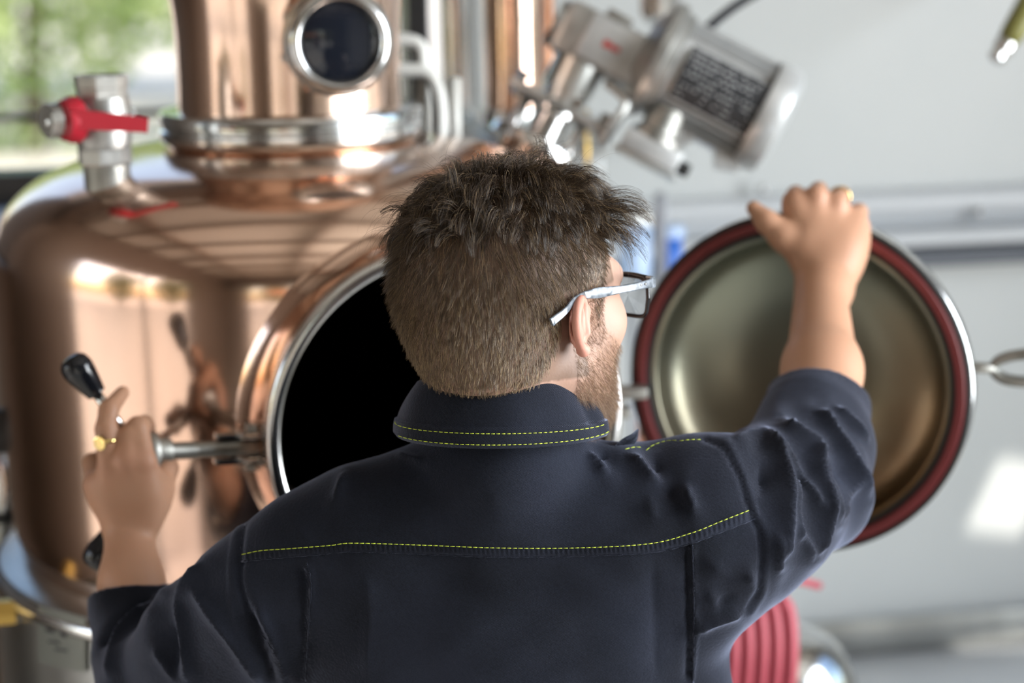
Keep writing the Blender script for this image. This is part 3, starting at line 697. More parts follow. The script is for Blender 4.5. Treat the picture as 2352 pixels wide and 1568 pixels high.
# hinge between door and manway (mostly behind the beard)
hg = at(1392, 928, 2.40)
bm = NB(); box(bm, (-.045, -.012, -.016), (.03, .02, -.004), Matrix.Translation(hg), .003); cyl(bm, hg+Vector((.005, 0, -.028)), hg+Vector((.005, 0, .03)), .012, None, 20, .002)
box(bm, (-.01, -.014, .008), (.05, .012, .022), Matrix.Translation(hg), .003)
obj('hinge', bm, M['steel_old'], door, 'angle')
bm = NB(); tube(bm, spline([hg+Vector((-.09, -.02, -.02)), hg+Vector((-.05, -.03, -.022)), hg+Vector((0, -.02, -.02))], 8), .011, 12, flat=.6); cyl(bm, hg+Vector((-.012, -.02, -.045)), hg+Vector((-.012, -.02, -.02)), .006, None, 6)
obj('hinge_arm', bm, M['copper_dark'], door)

# ================================================================== GEARMOTOR / AGITATOR
DM = 2.72; km = DM/FPX
def gp(px, py, off=0.0): return at(px, py, DM+off)
ma_ = (gp(1755, 262)-gp(1500, 128)).normalized(); ms = (gp(1245, 330)-gp(1350, 100)).normalized()
ms = (ms - ma_*ms.dot(ma_)).normalized(); mt = ma_.cross(ms).normalized()
if mt.y > 0: mt = -mt                                   # mt points towards the viewer
gm = thing('gearmotor', 'silver agitator gearmotor mounted at a slant above the still, right of the neck', 'motor', gp(1235, 340))
def GF(px, py, off=0.0):
    o = gp(px, py, off); x, y, z = ma_, ms, mt; return Matrix(((x.x, y.x, z.x, o.x), (x.y, y.y, z.y, o.y), (x.z, y.z, z.z, o.z), (0, 0, 0, 1)))
P_ = lambda n: n*km
mf = frame(gp(1505, 135), ma_, mt)
# motor barrel with cooling fins
rm = P_(118)
obj('motor_barrel', lathe(NB(), [(0, P_(40)), (rm*.9, P_(40)), (rm*.9, P_(270)), (0, P_(270))], mf, 48), M['alloy_paint'], gm, 'angle')
for k in range(36):
    a = k/36*2*PI
    if -1.05 < math.atan2(math.sin(a), math.cos(a)) < 1.05 and k % 1 == 0 and abs(math.atan2(math.sin(a), math.cos(a))) < .62: continue
    f = mf @ Matrix.Rotation(a, 4, 'Z'); obj('cooling_fin', box(NB(), (rm*.86, -.0012, P_(52)), (rm*1.02, .0012, P_(262)), f), M['alloy_paint'], gm, False)
plf = mf @ Matrix.Rotation(0.12, 4, 'Z')
pm = obj('type_plate', lathe(NB(), [(rm*.99, P_(62)), (rm*1.0, P_(64)), (rm*1.0, P_(256)), (rm*.99, P_(258))], plf, 16, -.56, .56), M['plate'], gm, False)
rows = NB(); rr_ = random.Random(4)
for j in range(9):
    z = -.46+j*.115
    x = P_(72)
    while x < P_(246):
        wdt = P_(rr_.choice((4, 6, 9, 14)))
        if rr_.random() < .75:
            f = plf @ Matrix.Rotation(z, 4, 'Z'); box(rows, (rm*1.0, -.0009, x), (rm*1.004, .0009, min(x+wdt, P_(250))), f)
        x += wdt+P_(7)
obj('plate_lettering', rows, M['print'], pm, False, 'stuff')
# fan cowl
obj('fan_cowl', lathe(NB(), [(rm*.96, P_(262)), (rm*1.08, P_(262)), (rm*1.1, P_(268)), (rm*1.1, P_(300)), (rm*1.05, P_(318)), (rm*.85, P_(330)), (rm*.4, P_(334)), (0, P_(334))], mf, 64), M['alloy_paint'], gm, 'angle')
obj('cowl_gap', lathe(NB(), [(rm*.99, P_(256)), (rm*1.05, P_(259)), (rm*.99, P_(264))], mf, 48), M['black_rubber'], gm)
# bell flange to gearbox
obj('bell_flange', lathe(NB(), [(0, -P_(38)), (rm*.72, -P_(38)), (rm*.95, -P_(20)), (rm*1.16, -P_(10)), (rm*1.2, -P_(4)), (rm*1.2, P_(18)), (rm*1.1, P_(22)), (rm*1.08, P_(42)), (rm*.98, P_(50)), (0, P_(50))], mf, 64), M['cast'], gm, 'angle')
# gearbox housing: worm box with rounded block, side cover carrying a red mark
g = GF(1392, 112)
obj('gearbox', box(NB(), (-P_(118), -P_(62), -P_(45)), (P_(100), P_(62), P_(60)), g, P_(14)), M['cast'], gm, 'angle')
obj('gearbox_cover', box(NB(), (-P_(58), -P_(54), P_(58)), (P_(112), P_(52), P_(66)), g, P_(4)), M['alloy_paint'], gm, 'angle')
bm = NB(); box(bm, (-P_(10), -P_(8), P_(66)), (P_(6), P_(8), P_(68)), g, P_(2)); box(bm, (P_(6), -P_(3), P_(66)), (P_(32), P_(5), P_(67.5)), g)
for q in range(3): box(bm, (P_(10+q*7), P_(-7), P_(66)), (P_(14+q*7), P_(7), P_(67.4)), g)
obj('red_mark', bm, M['logo'], gm, False)
obj('gearbox_end', (lambda b: lathe(b, [(0, -P_(30)), (P_(50), -P_(30)), (P_(56), -P_(20)), (P_(56), P_(30)), (0, P_(30))], frame(gp(1300, 62), -ma_, mt), 40))(NB()), M['cast'], gm, 'angle')
obj('breather_block', box(NB(), (-P_(34), -P_(95), -P_(24)), (P_(30), -P_(60), P_(26)), GF(1385, 120), P_(5)), M['steel_old'], gm, 'angle')
# output lantern
sf = frame(gp(1340, 130), ms, mt)
obj('lantern', lathe(NB(), [(0, P_(20)), (P_(62), P_(20)), (P_(58), P_(90)), (P_(50), P_(105)), (P_(46), P_(140)), (0, P_(140))], sf, 40), M['steel_brushed'], gm, 'angle')
obj('mount_flange', box(NB(), (-P_(120), P_(118), -P_(50)), (P_(132), P_(140), P_(50)), Matrix(((ma_.x, ms.x, mt.x, sf[0][3]), (ma_.y, ms.y, mt.y, sf[1][3]), (ma_.z, ms.z, mt.z, sf[2][3]), (0, 0, 0, 1))), P_(6)), M['cast'], gm, 'angle')
for dx_ in (-100, -30, 40, 112):
    c = sf.translation+ma_*P_(dx_)+mt*P_(38)
    bm = NB(); cyl(bm, c+ms*P_(96), c+ms*P_(120), P_(13), None, 6); cyl(bm, c+ms*P_(138), c+ms*P_(154), P_(10), None, 6); obj('flange_bolt', bm, M['steel'], gm, False)
obj('shaft_guard', lathe(NB(), [(P_(60), P_(140)), (P_(60), P_(150)), (P_(44), P_(156)), (P_(44), P_(215)), (P_(70), P_(222)), (P_(74), P_(232)), (P_(0), P_(232))], sf, 40), M['steel'], gm, 'angle')
for a_, b_ in ((-70, 1), (72, 1)):
    c = sf.translation+ma_*P_(a_); obj('support_rod', tube(NB(), [c+ms*P_(140), c+ms*P_(300)], P_(12), 12), M['steel'], gm)
obj('lower_flange', lathe(NB(), [(0, P_(222)), (P_(112), P_(222)), (P_(116), P_(228)), (P_(116), P_(246)), (0, P_(246))], sf, 48), M['steel'], gm, 'angle')
obj('flange_nozzle', lathe(NB(), [(0, P_(246)), (P_(60), P_(246)), (P_(60), P_(430)), (0, P_(430))], sf, 32), M['copper'], gm, 'angle')
# curved bracket and terminal box
obj('side_bracket', tube(NB(), spline([gp(1395, 190, -.03), gp(1440, 235, -.04), gp(1410, 285, -.04), gp(1380, 330, -.03)], 14), P_(17), 12, flat=.6), M['cast'], gm)
obj('terminal_neck', lathe(NB(), [(P_(44), -P_(40)), (P_(48), P_(18)), (P_(62), P_(26)), (P_(62), P_(40)), (0, P_(40))], frame(gp(1520, 290, -.02), ms, mt), 24), M['steel_old'], gm, 'angle')
tb = GF(1500, 352, -.03)
obj('terminal_box', box(NB(), (-P_(78), -P_(26), -P_(40)), (P_(62), P_(22), P_(40)), tb, P_(6)), M['alloy_paint'], gm, 'angle')
obj('terminal_lid', box(NB(), (-P_(88), P_(24), -P_(46)), (P_(72), P_(34), P_(46)), tb, P_(4)), M['steel_brushed'], gm, 'angle')
bm = NB(); cyl(bm, tb @ Vector((P_(62), 0, 0)), tb @ Vector((P_(92), 0, 0)), P_(16), None, 12, .002); obj('cable_gland', bm, M['black_rubber'], gm, 'angle')
obj('motor_foot', prism(NB(), [(-60, 0), (70, 0), (90, 60), (40, 75), (20, 40), (-30, 40), (-50, 75), (-80, 60)], -P_(28), P_(28), GF(1640, 300, 0) @ Matrix.Diagonal((km, km, 1, 1))), M['alloy_paint'], gm, False)
tag(obj('power_cable', tube(NB(), spline([gp(1600, 100, .04), gp(1620, 70, .05), gp(1680, 20, .1), gp(1760, -30, .16), gp(1900, -120, .3)], 20), P_(12), 12), M['cable']), 'thick black power cable rising from the gearmotor', 'cable')

# ================================================================== COLUMNS AND DUCTS BEHIND
def column(name, label, px, r_px, d, m, ytop, ybot, cat):
    a = at(px, ytop, d); zb_ = at(px, ybot, d).z; r = r_px/FPX*d; a = Vector((a.x, a.y, 0))
    t = thing(name, label, cat, (a.x, a.y, zb_-.02))
    F_ = Matrix.Translation((a.x, a.y, 0))
    obj('tube', lathe(NB(), [(r, zb_), (r, 3.1), (0, 3.1)], F_, 40), m, t)
    obj('foot_flange', lathe(NB(), [(0, zb_-.02), (r*1.18, zb_-.02), (r*1.2, zb_-.015), (r*1.2, zb_+.006), (r*1.02, zb_+.01)], F_, 40), M['steel'], t, 'angle'); return t
column('copper_column', 'tall copper rectifying column behind the agitator gearmotor', 1178, 66, 3.2, M['copper'], 100, 262, 'column')
column('steel_column', 'slim polished steel column between the dark window post and the copper column', 1045, 34, 3.3, M['steel'], 100, 258, 'column')
column('brass_column', 'thin brownish column half hidden behind the gearmotor', 1255, 20, 3.3, M['copper_dark'], 100, 262, 'column')
cz = at(1178, 300, 3.2).z+.015
c0 = at(1065, 300, 3.1); c1 = at(1380, 300, 3.1)
cab = thing('equipment_cabinet', 'low white cabinet carrying the columns, behind the man\'s head', 'cabinet', ((c0.x+c1.x)/2, 3.25, 0))
zc = at(1178, 270, 3.2).z-.022
obj('body', box(NB(), (c0.x-.02, 3.02, .05), (c1.x, 3.42, zc-.02), None, .006), M['white_wall'], cab, 'angle')
obj('top', box(NB(), (c0.x-.03, 3.0, zc-.02), (c1.x+.01, 3.44, zc), None, .004), M['steel_brushed'], cab, 'angle')
obj('plinth', box(NB(), (c0.x, 3.06, 0), (c1.x-.02, 3.40, .05)), M['grey_trim'], cab, False)
# white duct above the gearmotor
a = at(1515, 0, 3.2); tag(obj('vertical_duct', lathe(NB(), [(0, at(1515, 52, 3.2).z), (.020, at(1515, 55, 3.2).z), (.032, at(1515, 30, 3.2).z), (.032, 3.1), (0, 3.1)], Matrix.Translation((a.x, a.y, 0)), 32), M['steel']), 'bright steel vertical duct ending above the gearmotor', 'duct')
# thin copper pipe rising behind the gearmotor
a = at(1347, 300, 3.0); tag(obj('thin_pipe', tube(NB(), [(a.x, a.y, at(1347, 460, 3.0).z), (a.x, a.y, at(1347, 250, 3.0).z)], .004, 10), M['brass']), 'thin golden pipe below the gearmotor, just above the hair', 'pipe')
# blue and white fittings between face and door
bt = thing('filter_unit', 'small white and blue water filter unit between the man\'s face and the manway door', 'filter', at(1470, 720, 3.3))
obj('clear_bowl', lathe(NB(), [(0, 0), (.022, .004), (.026, .02), (.026, .10), (0, .10)], Matrix.Translation(at(1460, 655, 3.3)), 28), M['blue_pale'], bt)
obj('cap', lathe(NB(), [(0, 0), (.030, 0), (.030, .022), (.02, .03), (0, .03)], Matrix.Translation(at(1460, 522, 3.3)), 28), M['white_pipe'], bt, 'angle')
obj('bracket', box(NB(), (.035, .0, .0), (.052, .04, .15), Matrix.Translation(at(1460, 655, 3.3)), .003), M['grey_trim'], bt, 'angle')
obj('clear_bowl', lathe(NB(), [(0, 0), (.02, .004), (.024, .02), (.024, .07), (0, .07)], Matrix.Translation(at(1535, 640, 3.35)), 28), M['blue'], bt)
obj('cap', lathe(NB(), [(0, 0), (.028, 0), (.028, .02), (.0, .026)], Matrix.Translation(at(1535, 545, 3.35)), 28), M['blue_pale'], bt, 'angle')
obj('down_pipe', tube(NB(), [at(1452, 690, 3.3), at(1455, 1250, 3.3)], .006, 12), M['grey_trim'], bt)
obj('down_pipe', tube(NB(), [at(1478, 930, 3.0), at(1480, 1200, 3.0)], .010, 12), M['pink'], bt)
# hose gun hanging at top right
h0 = at(2285, 140, 2.9); h1 = at(2400, -40, 2.9); hd_ = (h1-h0).normalized()
hg_ = thing('spray_gun', 'olive green spray lance with steel tip at the upper right edge', 'spray gun', h0)
obj('nozzle_tip', lathe(NB(), [(0, 0), (.010, 0), (.014, .005), (.012, .015), (.016, .02), (.016, .032), (0, .034)], frame(h0, hd_), 24), M['steel'], hg_, 'angle')
obj('lance', tube(NB(), [h0+hd_*.03, h0+hd_*.05, h1], [.014, .018, .024], 20), M['olive'], hg_)
obj('wall_bracket', tube(NB(), [h1, h1+Vector((.1, .9, .0))], .012, 10), M['grey_trim'], hg_)

# red hose coil and steel vessel behind the jacket, lower right
hc0 = at(1690, 1500, 2.75)
coil = thing('red_hose', 'coil of thick red hose hanging below the right arm', 'hose', at(1700, 1700, 2.75))
for k in range(6):
    x0 = 1640+k*33; P = [at(x0-48, 1330-6*k, 2.75+.01*k), at(x0-18, 1330+8*k, 2.72), at(x0+4, 1400, 2.71), at(x0+12, 1480, 2.705), at(x0+6, 1580, 2.71), at(x0-10, 1700, 2.73), at(x0-60, 1800, 2.76)]
    obj('loop', tube(NB(), spline(P, 26), .0105, 14), M['red_hose'], coil)
obj('hose_core', lathe(NB(), [(0, 0), (.045, 0), (.045, .32), (0, .32)], Matrix.Translation(at(1690, 1760, 2.83)), 24), M['red_hose'], coil, 'angle')
obj('hose_end', tube(NB(), [at(1790, 1331, 2.75), at(1840, 1334, 2.78), at(1882, 1345, 2.8)], .0055, 10), M['red_hose'], coil)
ks = thing('steel_keg', 'domed steel vessel at the bottom edge, right of the red hose', 'vessel', Vector((at(1795, 1600, 2.9).x, at(1795, 1600, 2.9).y, 0)))
kx = at(1790, 1600, 2.9); zk = at(1790, 1430, 2.9).z
pr = [(0, zk), (.04, zk-.003), (.075, zk-.018), (.10, zk-.05), (.115, zk-.10), (.12, zk-.17), (.12, .1), (.11, .03), (.11, 0), (0, 0)]
obj('shell', lathe(NB(), [(p.x, max(p.y, 0)) for p in spline([(a, b, 0) for a, b in pr], 60)], Matrix.Translation((kx.x, kx.y, 0)), 56), M['steel'], ks)
obj('vessel_ring', lathe(NB(), [(.118, zk-.20), (.125, zk-.20), (.125, zk-.18), (.118, zk-.18)], Matrix.Translation((kx.x, kx.y, 0)), 56, close=True), M['steel_brushed'], ks, 'angle')
# steel work bench with white sink edge in the lower right corner
bz = on_wall(2200, 1545, .18).z
bench = thing('work_bench', 'pale bench with a bright edge along the wall at the lower right corner', 'bench', WF @ Vector((.5, -.2, 0)))
obj('bench_top', box(NB(), (.02, -.34, bz-.03), (1.5, -.035, bz), WF, .004), M['white_trim'], bench, 'angle')
obj('wall_shade_board', box(NB(), (.02, -.055, bz), (1.5, -.036, bz+.07), WF, .003), M['steel_brushed'], bench, 'angle')  # grey board added in place of a band of shade on the wall
for x in (.06, 1.42): obj('leg', box(NB(), (x, -.29, 0), (x+.04, -.25, bz-.03), WF, .003), M['grey_trim'], bench, 'angle')
# ================================================================== THE MAN
def A3(p): return np.array([p[0], p[1], p[2]])
HC = at(1184, 735, 1.77); YAW = R(45); NOD = R(0)
HM = (Matrix.Rotation(-YAW, 3, 'Z') @ Matrix.Rotation(NOD, 3, 'X') @ Matrix.Rotation(R(-2), 3, 'Y'))
HR = np.array(HM)
HS = 1.02
def hp_(x, y, z): return A3(HC) + HR @ (np.array([x, y, z])*HS)
def to_head(P): return ((P-A3(HC)) @ HR)/HS
hv_ = 0.0028
fld = Field((-.12, 1.60, 1.30), (.20, 1.98, 1.86), hv_)
def he(c, r, k=.015, sub=False, rot=None):
    Rm = HR if rot is None else HR @ np.array(rot.to_3x3())
    fld.ell(hp_(*c), np.array(r)*HS, Rm, k, sub)
def hc_(a, b, ra, rb, k=.01, sub=False): fld.cone(hp_(*a), hp_(*b), ra*HS, rb*HS, k, sub)
he((0, -.014, .048), (.0755, .095, .083))
he((0, -.040, .020), (.070, .068, .072), .02)
he((0, .040, .010), (.064, .058, .085), .02)
he((0, .035, -.045), (.060, .058, .058), .02)
hc_((-.045, .015, -.045), (-.018, .078, -.082), .018, .017, .02); hc_((.047, .015, -.045), (.018, .078, -.082), .018, .017, .02)
he((0, .078, -.086), (.026, .022, .020), .015)
he((.038, .066, -.008), (.024, .022, .022), .02); he((-.038, .066, -.008), (.024, .022, .022), .02)
hc_((-.03, .088, .030), (.03, .088, .030), .014, .014, .015)
he((.032, .098, .010), (.017, .012, .012), .008, True); he((-.032, .098, .010), (.017, .012, .012), .008, True)
he((.031, .082, .010), (.013, .013, .012), .003); he((-.031, .082, .010), (.013, .013, .012), .003)
hc_((0, .092, .022), (0, .116, -.012), .008, .011, .008); he((.011, .106, -.016), (.008, .010, .007), .006); he((-.011, .106, -.016), (.008, .010, .007), .006)
hc_((-.018, .092, -.042), (.018, .092, -.042), .006, .006, .006); hc_((-.015, .090, -.052), (.015, .090, -.052), .007, .007, .006)
# neck
nb = at(1165, 1090, 1.825); hc_n0 = hp_(0, -.030, -.02); nbA = A3(nb)
fld.cone(hc_n0, nbA+np.array([.0, .015, 0]), .058, .058, .03)
fld.cone(hp_(0, .03, -.07), nbA+np.array([.02, .03, .0]), .040, .05, .03)
hV, hQ = fld.mesh()
# ears: helix, antihelix, lobe, thin shell
def ear(side):
    f = Field(tuple(hp_(side*.078, 0, 0)-.062), tuple(hp_(side*.078, 0, 0)+.062), .0011)
    def e(u, v, o=0.0): return hp_(side*(.0735+.50*u+o), .010-.86*u, .0015+v*.70)
    hx = [e(.001, .006), e(.002, .022), e(.007, .032), e(.016, .0345), e(.026, .028), e(.0315, .016), e(.031, .002), e(.026, -.010), e(.018, -.021), e(.010, -.029)]
    hx = [A3(p) for p in spline([Vector(p) for p in hx], 36)]
    f.chain(hx, [.0026+.0010*math.sin(i/36*PI) for i in range(37)], .002)
    f.cone(e(.010, -.029), e(.006, -.031), .0062, .0052, .004)
    q = np.array([[.30*side, -.93, 0], [0, 0, 1], [-.93*side, -.30, 0]]).T; q = HR @ q
    f.ell(e(.014, .004, -.004), (.0175, .022, .0019), q, .003)
    f.chain([A3(p) for p in spline([Vector(e(.014, .024, .001)), Vector(e(.021, .012, .001)), Vector(e(.020, -.002, .001)), Vector(e(.012, -.014, .001))], 14)], [.0028]*15, .004)
    f.cone(e(.0, -.002, .000), e(.001, -.009, .001), .004, .004, .004)
    f.ell(e(.010, -.003, .0035), (.0080, .0110, .0068), q, .003, True); f.ell(e(.012, .015, .003), (.0060, .0075, .0045), q, .003, True)
    f.cone(e(-.002, .014, -.008), e(.006, -.016, -.008), .010, .007, .006)
    return f.mesh()
eV, eQ = ear(1); eV2, eQ2 = ear(-1)

# ---- hands and forearms (one field each)
def P3(px, py, d): return A3(at(px, py, d))
fr_ = Field((.20, 1.72, 1.30), (.50, 2.46, 1.90), .0032)
wr = P3(1884, 640, 2.243); el = P3(1868, 1130, 1.97)
fr_.cone(el, P3(1888, 850, 2.11), .046, .0405, .01); fr_.cone(P3(1888, 850, 2.11), wr, .0385, .027, .02)
mcp = [P3(1826, 462, 2.268), P3(1874, 452, 2.262), P3(1921, 466, 2.265), P3(1956, 506, 2.278)]
for i, m_ in enumerate(mcp):
    fr_.cone(wr+(P3(1884+(i-1.5)*18, 600, 2.248)-wr), m_, .019, (.0125, .0125, .0120, .0115)[i], .012)
fr_.cone(P3(1858, 560, 2.255), P3(1930, 570, 2.255), .020, .022, .02)
tips = [[P3(1828, 447, 2.312), P3(1838, 500, 2.352), P3(1842, 535, 2.352)], [P3(1880, 438, 2.312), P3(1880, 492, 2.356), P3(1880, 530, 2.354)],
        [P3(1932, 448, 2.312), P3(1925, 500, 2.354), P3(1920, 532, 2.352)], [P3(1972, 488, 2.312), P3(1962, 530, 2.350), P3(1950, 555, 2.350)]]
fr_.cone(mcp[0]+(wr-mcp[0])*.14, mcp[3]+(wr-mcp[3])*.14, .0155, .0145, .012); fr_.cone(mcp[0]+(wr-mcp[0])*.03, mcp[3]+(wr-mcp[3])*.03, .0108, .0100, .014)
fr_.cone(P3(1950, 560, 2.27), P3(1908, 660, 2.235), .018, .022, .03)
for i, tp in enumerate(tips): fr_.chain([mcp[i]]+tp, [.0118, .0105, .0092, .0078], .004)
# thumb lies along the rim towards the left
fr_.chain([P3(1862, 590, 2.252), P3(1800, 545, 2.252), P3(1762, 510, 2.256), P3(1731, 478, 2.262)], [.020, .0150, .0120, .0088], .01)
fr_.cone(P3(1955, 520, 2.275), P3(1930, 600, 2.255), .016, .020, .015)
for i in range(4): fr_.cone(mcp[i]+np.array([0, -.004, 0]), mcp[i]+np.array([0, -.004, -.03]), .0085, .004, .01)
rV, rQ = fr_.mesh()
fl_ = Field((-.56, 1.72, 1.12), (-.28, 2.30, 1.70), .0032)
wr2 = P3(297, 1225, 2.062); el2 = P3(345, 1580, 1.96)
fl_.cone(el2, P3(302, 1340, 2.03), .040, .0300, .01); fl_.cone(P3(302, 1340, 2.03), wr2, .0300, .0255, .02)
m2 = [P3(330, 1060, 2.035), P3(292, 1058, 2.030), P3(252, 1078, 2.036), P3(222, 1112, 2.052)]
for i, m_ in enumerate(m2): fl_.cone(P3(297+(1.5-i)*17, 1195, 2.062), m_, .017, (.0125, .0125, .012, .0125)[i], .012)
fl_.cone(P3(262, 1130, 2.052), P3(330, 1130, 2.055), .022, .020, .02)
fl_.chain([m2[0], P3(316, 982, 2.045), P3(332, 975, 2.092), P3(345, 1015, 2.112)], [.0125, .0115, .0098, .0085], .004)
fl_.chain([m2[1], P3(296, 1000, 2.040), P3(300, 988, 2.086), P3(306, 1030, 2.105)], [.0118, .0105, .0092, .0078], .004)
fl_.chain([m2[2], P3(243, 985, 2.036), P3(250, 940, 2.044), P3(282, 901, 2.068)], [.0122, .0108, .0100, .0072], .004)
fl_.chain([m2[3], P3(212, 1062, 2.09), P3(236, 1050, 2.118), P3(262, 1072, 2.118)], [.0112, .0100, .0085, .0072], .004)
fl_.chain([P3(335, 1185, 2.06), P3(366, 1120, 2.075), P3(380, 1075, 2.092), P3(372, 1022, 2.112)], [.018, .0135, .0115, .0088], .012)
fl_.cone(P3(345, 1150, 2.065), P3(330, 1090, 2.05), .017, .015, .015)
lV, lQ = fl_.mesh()

def merge(parts):
    Vs, Qs, o = [], [], 0
    for V, Q in parts: Vs.append(V); Qs.append(Q+o); o += len(V)
    return np.concatenate(Vs), np.concatenate(Qs)
# upper arms and chest inside the jacket join the pieces into one body
core = Field((-.45, 1.55, .9), (.42, 2.2, 1.62), .008)
core.cone(nbA+np.array([0, .015, 0]), P3(1165, 1300, 1.88), .050, .08, .03); core.cone(P3(1165, 1300, 1.87), (-.01, 1.84, .98), .10, .10, .05)
core.cone(P3(780, 1330, 1.84), P3(1540, 1280, 1.84), .055, .055, .05)
core.cone(P3(1540, 1260, 1.84), el, .045, .040, .02); core.cone(P3(780, 1340, 1.84), el2, .045, .036, .02)
cV, cQ = core.mesh()
V, Q = merge([(hV, hQ), (eV, eQ), (eV2, eQ2), (rV, rQ), (lV, lQ), (cV, cQ)])
HMIN = len(hV); ne = len(eV)+len(eV2)
hl = to_head(V)
tint = np.tile(np.array([.47, .255, .160]), (len(V), 1))
face = np.array([.43, .262, .195])
tint[:HMIN+ne] = face
red = np.exp(-((np.abs(hl[:, 0])-.082)**2+(hl[:, 1]+.006)**2+(hl[:, 2]-.004)**2)/(2*.022**2)); red[HMIN+ne:] = 0
redE = np.zeros(len(V)); redE[HMIN:HMIN+ne] = .50
rr_ = np.clip(np.maximum(red*.35, redE), 0, 1)[:, None]; tint = tint*(1-rr_)+np.array([.72, .27, .21])*rr_
bz_ = (np.arange(len(V)) < HMIN) & (hl[:, 1] > .012) & (hl[:, 2] < np.interp(hl[:, 1], [.010, .03, .05, .07, .09], [.045, .018, -.012, -.026, -.030])) & (hl[:, 2] > -.112)
tint[bz_] = tint[bz_]*.55+np.array([.30, .17, .105])*.45
# scalp under the hair is brownish
sc_ = ((hl[:, 2] > -.045) & (hl[:, 1] < .02) & (np.arange(len(V)) < HMIN)) | ((hl[:, 2] > .03) & (hl[:, 1] < .07) & (np.arange(len(V)) < HMIN))
tint[sc_] = tint[sc_]*.35+np.array([.10, .065, .04])*.65
jx, jy, _ = proj(V)
kn = np.zeros(len(V))
for m_ in mcp+m2: kn = np.maximum(kn, np.exp(-((V-m_)**2).sum(1)/(2*.011**2)))
tint = tint*(1-.25*kn[:, None])+np.array([.62, .27, .20])*.25*kn[:, None]
me = mesh_from(V, Q, 'person'); set_tint(me, tint)
man = obj('person', None, M['skin'], None, True, mesh=me)
tag(man, 'bearded person in a navy work jacket seen from behind, one hand on the round door', 'person')

# ------------------------------------------------------------------ jacket
jf = Field((-.50, 1.56, .98), (.46, 2.22, 1.66), .0034)
J = lambda px, py, d: P3(px, py, d)
TC = J(1150, 1560, 1.895)
jf.ell(TC+np.array([0, 0, -.10]), (.232, .150, .31), None, .02)
jf.ell(J(1150, 1420, 1.875), (.215, .135, .14), None, .03)
jf.cone(J(1085, 1250, 1.840), J(705, 1308, 1.825), .076, .060, .03)      # left shoulder slope
jf.cone(J(1215, 1235, 1.840), J(1590, 1195, 1.835), .076, .069, .03)      # right shoulder slope
jf.cone(J(1155, 1190, 1.825), J(1160, 1078, 1.795), .086, .072, .03)
jf.cone(J(1070, 1188, 1.825), J(845, 1248, 1.825), .078, .073, .03); jf.cone(J(1235, 1190, 1.822), J(1410, 1222, 1.828), .074, .075, .03)
jf.ell(J(880, 1330, 1.815), (.085, .055, .085), None, .04); jf.ell(J(1460, 1300, 1.815), (.085, .055, .085), None, .04)
# right sleeve
jf.chain([J(1590, 1195, 1.835), J(1650, 1200, 1.845), J(1755, 1175, 1.885), J(1862, 1128, 1.955)], [.070, .0735, .0655, .0570], .03)
jf.chain([J(1862, 1128, 1.955), J(1882, 1030, 2.01), J(1880, 940, 2.07), J(1874, 850, 2.12)], [.0560, .0525, .0500, .0470], .02)
jf.cone(J(1765, 1065, 1.915), J(1850, 975, 2.02), .036, .046, .03)
jf.cone(J(1600, 1330, 1.84), J(1700, 1275, 1.86), .055, .045, .04)        # gusset under the arm
# left sleeve
jf.chain([J(705, 1310, 1.825), J(610, 1390, 1.845), J(490, 1480, 1.885), J(372, 1600, 1.945)], [.062, .066, .062, .060], .03)
jf.chain([J(372, 1600, 1.945), J(330, 1500, 1.985), J(308, 1400, 2.025), J(296, 1320, 2.055)], [.058, .0475, .0425, .0405], .02)
# cut the cuffs and hollow them
def cuff(p, q, rin, rad):
    n_ = Vector(q-p).normalized(); jf.cut(p, n_, rad); jf.cone(p+np.array(n_)*.01, p-np.array(n_)*.035, rin, rin*.98, .001, True)
RCP = J(1881, 915, 2.085)-np.array([0, 0, .0]); RCQ = RCP+A3((Vector(P3(1884, 640, 2.243)-P3(1888, 880, 2.09)).normalized()+Vector((.10, -.30, .25))).normalized())*.1
cuff(RCP, RCQ, .0440, .10)
LCP = J(305, 1372, 2.04); LCQ = LCP+A3((Vector(wr2-P3(302, 1340, 2.03)).normalized()+Vector((.06, -.12, .25))).normalized())*.1
cuff(LCP, LCQ, .0365, .085)
# neck opening
jf.cone(P3(1165, 1000, 1.83), P3(1165, 860, 1.80), .045, .08, .004, True)
jV, jQ = jf.mesh(); jN = vnormals(jV, jQ)
cen = np.array([0, 1.86, 1.2])
if ((jV-cen)*jN).sum() < 0: jQ = jQ[:, ::-1]; jN = -jN
px, py, pd = proj(jV)
vd = jV-np.array(CAMP); vd /= np.linalg.norm(vd, axis=1)[:, None]
facing = np.clip(-(vd*jN).sum(1)*2.2+.25, 0, 1)
def C4(pts): return [(1300+x/3.136, 950+y/3.136) for x, y in pts]
disp = np.zeros(len(jV))
def fold(pts, amp, wid, soft=True, taper=True):
    """a crease in the cloth: ridge (amp>0) or valley (amp<0), amp and width in metres"""
    global disp
    sp = [(p.x, p.y) for p in spline([(a, b, 0) for a, b in pts], max(6, 5*len(pts)))]
    d = seg_dist(px, py, sp)/2500.0; g = np.exp(-np.abs(d/(wid*(.8 if soft else 1)))**(1.15 if soft else 2)); amp = amp*(2.2 if soft else 1)
    if taper:
        ends = np.minimum(np.hypot(px-sp[0][0], py-sp[0][1]), np.hypot(px-sp[-1][0], py-sp[-1][1]))/2500.0
        g = g*np.clip(.25+ends/(wid*2.2), 0, 1)
    disp += amp*g*facing
rf = 1.0
